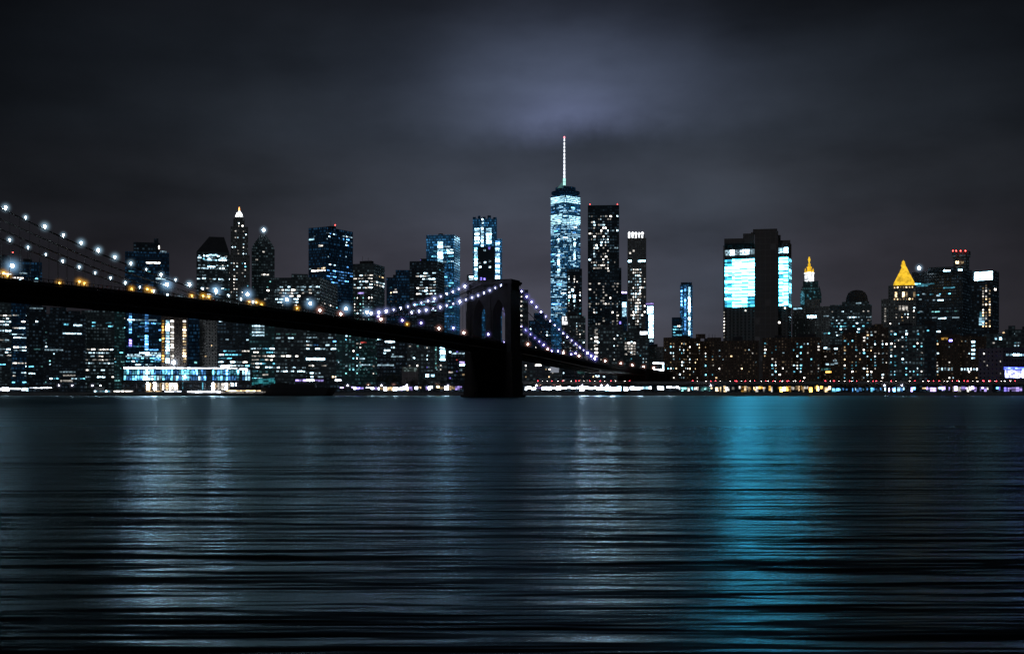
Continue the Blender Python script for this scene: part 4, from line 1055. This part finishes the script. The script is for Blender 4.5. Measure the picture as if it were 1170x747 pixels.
shed('blue and lilac quay shed cut by the right edge of the photo', 1134, 1200, 441.4, 447, 'blue:3 purple:3 indigo:1', seed=19, split=3, fill=.6)

# pier with its glass pavilion
PY = 1012.0
m = MB(); m.box(X(105, PY), X(306, PY), 990, SHORE + 1, 1.3, 2.6)
for i in range(60): m.tube([(X(106 + i * 3.36, PY), 992.5, -3), (X(106 + i * 3.36, PY), 992.5, 1.35)], .4, 5)
tag(m.build('pier', CONCRETE), kind='structure')
pb = Bld('pier_pavilion', 'two-storey glass pier building glowing blue under a white roof line', 'pier building', 140.5, 289, 419.5, PY, mat='black', depth=30, base=2.6, cabin=False)
def zq(y): return zpx(y, PY)
for row, (ya, yb) in enumerate(((422.4, 427.8), (429.4, 434.2))):
    x = 141.5; k = 0; rr = random.Random(20 + row)
    while x < 288:
        gap = 236 < x < 241.5 or 273 < x < 275
        c = ('sky' if 162 < x < 172 or x > 274 and rr.random() < .6 else rr.choice(('blue', 'cyan', 'cyan', 'blue', 'cool' if row else 'cyan')))
        if not gap and k < 46: pb.lit(0, x, x + 2.35, ya, yb, c, 'glass_panel')
        x += 3.15; k += 1
f = pb.faces[0]
m = MB(); 
for x0, x1, dy in ((142, 199, 0), (200, 271, .2), (273, 283, 1)):
    u0, u1 = f.at(x0), f.at(x1); o = pb.pane(f, u0, u1, zq(420.9 + dy), zq(419.7 + dy), 'beam', 'roof_light_strip', 1.3)
pb.step(252, 262, 417.6, 420, Y=PY + 6, mat='black', depth=10, name='roof_room'); pb.lit(pb.n - 1, 252.5, 261.5, 418, 419.4, 'beam')
m = MB(); q = [f.o - f.u * 1 + f.n * 1.2, f.o + f.u * (f.w + 1) + f.n * 1.2, f.o + f.u * (f.w + 1) - f.n * 31, f.o - f.u - f.n * 31]
m.prism([pb.loc((v.x, v.y))[:2] for v in q], zq(421.2) - 2.6, zq(419.4) - 2.6 + .5); m.build('roof_slab', METAL, pb.root)
m = MB(); m.prism([pb.loc((v.x, v.y))[:2] for v in q], zq(429.2) - 2.6, zq(428.0) - 2.6); m.build('floor_slab', METAL, pb.root)
m = MB(); m.prism([pb.loc((v.x, v.y))[:2] for v in q], zq(436.4) - 2.6, zq(434.8) - 2.6); m.build('floor_slab', METAL, pb.root)
rr = random.Random(31)
for x0, x1, c in ((166, 204, 'white'), (242, 262, 'white'), (262, 270, 'cool')):
    x = x0
    while x < x1 and pb.count < 140:
        w = rr.uniform(1.6, 4); pb.lit(0, x, min(x + w * .8, x1), 437.3, 445.2 if c == 'white' else 441, 'warm' if rr.random() < .3 else ('beam' if rr.random() < .3 else c), 'shop_window'); x += w
for x in (208, 231): pb.lit(0, x, x + 1.2, 436.8, 445, 'cyan', 'door_light')
pb.lamp(211, 430.5, 1.0, FLOOD, Y=PY - 2, name='floodlight')
for k in range(12):
    m = MB(); px = 143 + k * 13; u = f.at(px); p = f.o + f.u * u + f.n * .9
    m.tube([pb.loc((p.x, p.y, 2.6)), pb.loc((p.x, p.y, zq(434.8)))], .35, 6); m.build('column', METAL, pb.root)
# lit edge boards of the pier
pe = empty('pier_edge_lighting', (X(205, PY), 989.7, 1.3), 'white lit edge boards running along the front of the pier', 'edge lighting')
for x0, x1, y0, y1, c in ((130, 152, 446.3, 447.4, 'white'), (167, 185, 446.4, 447.3, 'warm'), (188, 207, 446.6, 447.5, 'beam'), (214, 252, 446.8, 448, 'beam'), (252, 303, 447, 448.6, 'white'), (258, 298, 445.9, 446.6, 'warm')):
    o = bpy.data.objects.new('light_board', quad(WIN[c])); COL.objects.link(o); o.parent = pe
    o.location = (X(x0, 989.7) - X(205, PY), 0, zpx(y1, 989.7) - 1.3); o.scale = (X(x1, 989.7) - X(x0, 989.7), 1, zpx(y0, 989.7) - zpx(y1, 989.7))
b = Bld('teal_pavilion', 'low teal-lit tent at the right end of the pier building', 'tent', 285, 316, 432, 1044, mat='black', cabin=False, depth=14)
f = b.faces[0]
TEALW = glow('teal_tent_cloth', (.06, .42, .48), .34, var=False, broken=5.0)
for k in range(6): b.lit(0, 286 + 4.8 * k, 290.4 + 4.8 * k, 432 + (.7 if k % 2 else 0), 440 - (k % 3), TEALW, 'cloth_wall')

# boats
HULLW = plain('white_boat_paint', (.6, .6, .62), .4)
HULLD = plain('black_hull_paint', (.015, .015, .017), .6)
def hull(mb, L, W, h, z0, bow=.25):
    rings = []
    for z, k in ((z0, .86), (z0 + h * .5, .96), (z0 + h, 1.0)):
        pts = [(-L / 2 * k, -W / 2 * k), (L / 2 * (1 - bow) * k, -W / 2 * k), (L / 2 * k, 0), (L / 2 * (1 - bow) * k, W / 2 * k), (-L / 2 * k, W / 2 * k)]
        rings.append([(x, y, z) for x, y in pts])
    mb.loft(rings)
fy = 1000.0
fe = empty('ferry', (X(116, fy), fy, 0), 'small white ferry with lit cabin moored left of the pier building', 'ferry', rz=math.pi)
m = MB(); hull(m, 27, 7, 3.0, -.6); m.build('hull', HULLW, fe)
m = MB(); m.box(-9, 6, -2.8, 2.8, 2.4, 5.0); m.build('cabin', HULLW, fe)
m = MB(); m.box(-2, 5, -2.2, 2.2, 5.0, 7.4); m.build('wheelhouse', HULLW, fe)
m = MB(); m.tube([(1, 0, 7.3), (1, 0, 12)], .12, 5); m.tube([(1, -1.2, 10), (1, 1.2, 10)], .08, 4); m.build('mast', METAL, fe)
for k in range(6):
    o = bpy.data.objects.new('window', quad(WIN['cool' if k % 2 else 'cyan'])); COL.objects.link(o); o.parent = fe
    o.location = (-8 + 2.3 * k + 1.7, 2.86, 3.3); o.rotation_euler = (0, 0, math.pi); o.scale = (1.7, 1, 1.1)
o = bpy.data.objects.new('deck_light', GL['w']); COL.objects.link(o); o.parent = fe; o.location = (1, 0, 8.6)
b0 = 1002.0
vs = empty('moored_vessel', (X(342, b0), b0, 0), 'large unlit black vessel moored right of the pier', 'ship')
m = MB(); hull(m, 63, 11, 8.0, -1.0, .2); m.build('hull', HULLD, vs)
m = MB(); m.box(-24, 14, -4.4, 4.4, 7.0, 9.6); m.box(-20, -8, -3.6, 3.6, 9.6, 11.2); m.build('deckhouse', HULLD, vs)
for x in (-16, 2, 18):
    m = MB(); m.tube([(x, 0, 7), (x, 0, 13.5)], .2, 5); m.build('mast', HULLD, vs)

# quay lamps
quay = lamp_proto((.85, .88, 1.0), 70, .42, 'white lamp post on the river quay', 'white lamp posts on the quay', hz=(3.6, (.7, .7, 1.0), .45))
for px, Y in ((67.8, 1058), (83, 1057), (106, 1055), (251, 1040), (397.5, 1056), (436, 1056), (465, 1056), (512, 1056), (613, 1057), (665, 1057), (687, 1056), (694, 1055), (812, 1058), (1010, 1058), (1030, 1058)): put(quay, (X(px, Y), Y, GROUND + .01), -math.pi / 2)
qw = lamp_proto((1.0, .66, .5), 24, .5, 'warm pinkish lamp post behind the river quay', 'warm lamp posts behind the quay', hz=(4.5, (1.0, .5, .4), .5))
for px, Y in ((421, 1090), (450, 1090), (499, 1100), (502, 1150), (617, 1100), (633, 1110), (640, 1090), (679, 1130), (690, 1135), (1076, 1100), (1083, 1100), (1106, 1100)): put(qw, (X(px, Y), Y, GROUND + .01), -math.pi / 2)

# trees along the quay, dark against the lights
BARK = plain('bark', (.05, .04, .03), .9); LEAF = plain('dark_foliage', (.035, .05, .03), .8, scale=.8)
def tree(px, Y, h, w, seed, label):
    rr = random.Random(seed); root = empty('tree', (X(px, Y), Y, GROUND), label, 'tree', 'dark trees behind the quay')
    b = MB(); b.tube([(0, 0, 0), (.1, 0, h * .3), (.2, .1, h * .6)], .28, 6)
    for k in range(5):
        a = rr.uniform(0, 6.28); b.tube([(.1, 0, h * .3), (math.cos(a) * w * .3, math.sin(a) * w * .3, h * rr.uniform(.55, .8))], .12, 4)
    b.build('trunk', BARK, root)
    b = MB()
    clumps = [(rr.gauss(0, w * .28), rr.gauss(0, w * .25), h * rr.uniform(.42, .92), rr.uniform(.14, .28) * w) for _ in range(12)]
    for _ in range(620):
        c = rr.choice(clumps); d = Vector((rr.gauss(0, 1), rr.gauss(0, 1), rr.gauss(0, .8))).normalized() * c[3] * rr.uniform(.4, 1.1)
        p = Vector(c[:3]) + d; e = Vector((rr.uniform(-1, 1), rr.uniform(-1, 1), rr.uniform(-1, 1))).normalized() * rr.uniform(.25, .5); g = e.orthogonal().normalized() * rr.uniform(.2, .4)
        b.face([p - e, p - g, p + e, p + g])
    b.build('crown', LEAF, root)
names = ['leftmost', 'second', 'third', 'fourth', 'fifth', 'sixth', 'seventh']
for k, (px, h, w) in enumerate(((436, 15, 13), (448, 17, 14), (470, 13, 12), (486, 16, 13), (507, 12, 11), (610, 13, 12), (652, 12, 12))):
    tree(px, 1108 + 3 * k, h, w, 50 + k, ('dark leafy tree behind the quay sheds left of the stone pier, %s in its row' % names[k]) if k < 5 else ('dark leafy tree under the bridge deck, %s' % ('nearest the stone pier' if k == 5 else 'beside the blazing white halls')))

# ------------------------------------------------------------------ water
def water_mat():
    m, t = newmat('river_water')
    g = t.n('ShaderNodeNewGeometry')
    def streak(sx, sy, det, seed, turn=0):
        mp = t.n('ShaderNodeMapping'); t.put(mp.inputs[0], g.outputs['Position'])
        mp.inputs['Scale'].default_value = (sx, sy, 1); mp.vector_type = 'TEXTURE'; mp.inputs['Scale'].default_value = (1 / sx, 1 / sy, 1); mp.inputs['Rotation'].default_value = (0, 0, math.radians(turn)); mp.inputs['Location'].default_value = (seed, seed * 1.7, 0)
        n = t.n('ShaderNodeTexNoise'); n.inputs['Scale'].default_value = 1.0; n.inputs['Detail'].default_value = det; n.inputs['Roughness'].default_value = .55
        n.inputs['Distortion'].default_value = .0
        t.put(n.inputs['Vector'], mp.outputs[0]); return n.outputs[0]
    patch = t.m('MULTIPLY_ADD', streak(.03, .05, 1, 5.5), 2.4, -.4, clamp=True)
    # the chop dies out toward the far bank
    sp = t.n('ShaderNodeSeparateXYZ'); t.put(sp.inputs[0], g.outputs['Position'])
    mr = t.n('ShaderNodeMapRange', interpolation_type='SMOOTHSTEP'); t.put(mr.inputs[0], sp.outputs[1])
    for k, v in ((1, 60.0), (2, 260.0), (3, 1.0), (4, .12)): mr.inputs[k].default_value = v
    m2 = t.n('ShaderNodeMapRange', interpolation_type='SMOOTHSTEP'); t.put(m2.inputs[0], sp.outputs[1])
    for k, v in ((1, 40.0), (2, 300.0), (3, .6), (4, .75)): m2.inputs[k].default_value = v
    h0 = t.m('MULTIPLY', t.m('MULTIPLY', streak(.014, .095, .6, 3.1, 1.0), m2.outputs[0]), WAVE[0] * .85)
    h = t.m('MULTIPLY', streak(.05, .26, 2, 7.7, -2.5), WAVE[0] * .27)
    h = t.m('ADD', h, t.m('MULTIPLY', t.m('MULTIPLY', streak(.13, .9, 2, 4.4, 2), patch), WAVE[0] * .13))
    h = t.m('ADD', h, t.m('MULTIPLY', streak(.22, 2.6, 1, 1.9, -1), WAVE[0] * .022))
    h = t.m('ADD', h0, t.m('MULTIPLY', h, mr.outputs[0]))
    bm = t.n('ShaderNodeBump'); bm.inputs['Strength'].default_value = 1.0; bm.inputs['Distance'].default_value = 1.0
    t.put(bm.inputs['Height'], h)
    gl = t.n('ShaderNodeBsdfGlossy'); gl.inputs['Color'].default_value = (.20, .28, .31, 1); t.put(gl.inputs['Roughness'], t.m('MULTIPLY_ADD', mr.outputs[0], -.09, WAVE[2] + .09)); gl.inputs['Anisotropy'].default_value = WAVE[1]
    tg = t.n('ShaderNodeCombineXYZ'); tg.inputs[1].default_value = 1.0; t.put(gl.inputs['Tangent'], tg.outputs[0]); t.put(gl.inputs['Normal'], bm.outputs[0])
    df = t.n('ShaderNodeBsdfDiffuse'); df.inputs['Color'].default_value = (.004, .007, .009, 1)
    fr = t.n('ShaderNodeFresnel'); fr.inputs['IOR'].default_value = 1.33; t.put(fr.inputs['Normal'], bm.outputs[0])
    mx = t.n('ShaderNodeMixShader'); t.put(mx.inputs[0], fr.outputs[0]); t.put(mx.inputs[1], df.outputs[0]); t.put(mx.inputs[2], gl.outputs[0])
    o = t.n('ShaderNodeOutputMaterial'); t.put(o.inputs[0], mx.outputs[0])
    return m
WAVE = (1.5, .46, .24)
m = MB(); m.face([(-9000, -300, 0), (9000, -300, 0), (9000, SHORE - .5, 0), (-9000, SHORE - .5, 0)]); tag(m.build('river', water_mat()), kind='structure')

# ------------------------------------------------------------------ sky, moonless overcast lit by the city
w = bpy.data.worlds.new('World'); S.world = w; w.use_nodes = True
t = NT(w.node_tree)
tc = t.n('ShaderNodeTexCoord'); sp = t.n('ShaderNodeSeparateXYZ'); t.put(sp.inputs[0], tc.outputs['Generated'])
az = t.m('ARCTAN2', sp.outputs[0], sp.outputs[1]); el = t.m('ARCSINE', sp.outputs[2])
def gauss(ax, ay, sx, sy):
    a = t.m('DIVIDE', t.m('SUBTRACT', az, ax), sx); c = t.m('DIVIDE', t.m('SUBTRACT', el, ay), sy)
    return t.m('EXPONENT', t.m('MULTIPLY', t.m('ADD', t.m('MULTIPLY', a, a), t.m('MULTIPLY', c, c)), -1.0))
def lin(r, g, b): return tuple(((x / 255) / 12.92 if x / 255 < .04 else ((x / 255 + .055) / 1.055) ** 2.4) for x in (r, g, b))
rp = t.n('ShaderNodeValToRGB'); t.put(rp.inputs[0], t.m('MULTIPLY', el, 2.0, clamp=True))
cr = rp.color_ramp; cr.interpolation = 'EASE'
stops = ((0.0, lin(66, 63, 69)), (.20, lin(63, 62, 70)), (.34, lin(56, 60, 68)), (.44, lin(49, 55, 64)), (.54, lin(43, 49, 58)), (.66, lin(38, 42, 50)), (1.0, lin(16, 17, 20)))
cr.elements[0].position = 0; cr.elements[0].color = stops[0][1] + (1,); cr.elements[1].position = 1.0; cr.elements[1].color = stops[-1][1] + (1,)
for p, c in stops[1:-1]:
    e = cr.elements.new(p); e.color = c + (1,)
mp = t.n('ShaderNodeMapping'); t.put(mp.inputs[0], tc.outputs['Generated']); mp.inputs['Scale'].default_value = (3.2, 3.2, 9.0); mp.inputs['Rotation'].default_value = (0, .22, 0)
nz = t.n('ShaderNodeTexNoise'); nz.inputs['Scale'].default_value = 1.5; nz.inputs['Detail'].default_value = 5; nz.inputs['Roughness'].default_value = .5; t.put(nz.inputs['Vector'], mp.outputs[0])
n2 = t.n('ShaderNodeTexNoise'); n2.inputs['Scale'].default_value = 8.0; n2.inputs['Detail'].default_value = 7; n2.inputs['Roughness'].default_value = .58; t.put(n2.inputs['Vector'], tc.outputs['Generated'])
cl = t.m('MULTIPLY', t.m('MULTIPLY_ADD', nz.outputs[0], 1.7, .12), t.m('MULTIPLY_ADD', n2.outputs[0], .5, .75))
# the glow of the city and of the spire in the cloud base: sharp lower edge, dark to both sides
side = t.m('MULTIPLY_ADD', gauss(.06, .05, .37, .30), .96, .04)
le = t.m('ADD', el, t.m('MULTIPLY_ADD', n2.outputs[0], .050, -.025))
mr = t.n('ShaderNodeMapRange', interpolation_type='SMOOTHSTEP'); t.put(mr.inputs[0], le); mr.inputs[1].default_value = .195; mr.inputs[2].default_value = .230
edge = mr.outputs[0]
col = t.scale(rp.outputs[0], side)
col = t.addv(col, t.scale((.068, .080, .150), t.m('MULTIPLY', gauss(.050, .218, .046, .026), edge)))
col = t.addv(col, t.scale((.042, .052, .086), t.m('MULTIPLY', gauss(.055, .250, .105, .058), edge)))
col = t.addv(col, t.scale((.010, .013, .022), gauss(.02, .14, .16, .14)))
col = t.addv(col, t.scale((.003, .010, .016), gauss(.155, .09, .06, .06)))
col = t.scale(col, cl)
bg = t.n('ShaderNodeBackground'); t.put(bg.inputs[0], col); bg.inputs[1].default_value = 1.0
sky = t.n('ShaderNodeTexSky', sky_type='NISHITA'); sky.sun_disc = False; sky.sun_elevation = math.radians(-8); sky.sun_rotation = math.radians(250)
bg2 = t.n('ShaderNodeBackground'); t.put(bg2.inputs[0], sky.outputs[0]); bg2.inputs[1].default_value = .05
ad = t.n('ShaderNodeAddShader'); t.put(ad.inputs[0], bg.outputs[0]); t.put(ad.inputs[1], bg2.outputs[0])
o = t.n('ShaderNodeOutputWorld'); t.put(o.inputs[0], ad.outputs[0])
ld = bpy.data.lights.new('city_fill', 'SUN'); ld.energy = .17; ld.angle = math.radians(12); ld.color = (.8, .88, 1.0)  # added fill from behind the camera, stands in for city bounce light
lo = bpy.data.objects.new('city_fill', ld); COL.objects.link(lo); lo.rotation_euler = (math.radians(52), 0, math.radians(-28))

# ------------------------------------------------------------------ camera and view
cd = bpy.data.cameras.new('camera'); co = bpy.data.objects.new('camera', cd); COL.objects.link(co)
co.location = (0, 0, EYE); co.rotation_euler = (math.radians(90), 0, 0)
cd.sensor_width = 36; cd.lens = 36 * F / 1170; cd.shift_y = (HY - 373.5) / 1170
cd.clip_start = .5; cd.clip_end = 20000
S.camera = co
S.view_settings.view_transform = 'Standard'; S.view_settings.look = 'None'; S.view_settings.exposure = 0; S.view_settings.gamma = 1
S.cycles.use_denoising = True
S.cycles.max_bounces = 5; S.cycles.glossy_bounces = 3; S.cycles.diffuse_bounces = 2
S.cycles.caustics_reflective = True
S.cycles.sample_clamp_indirect = 0
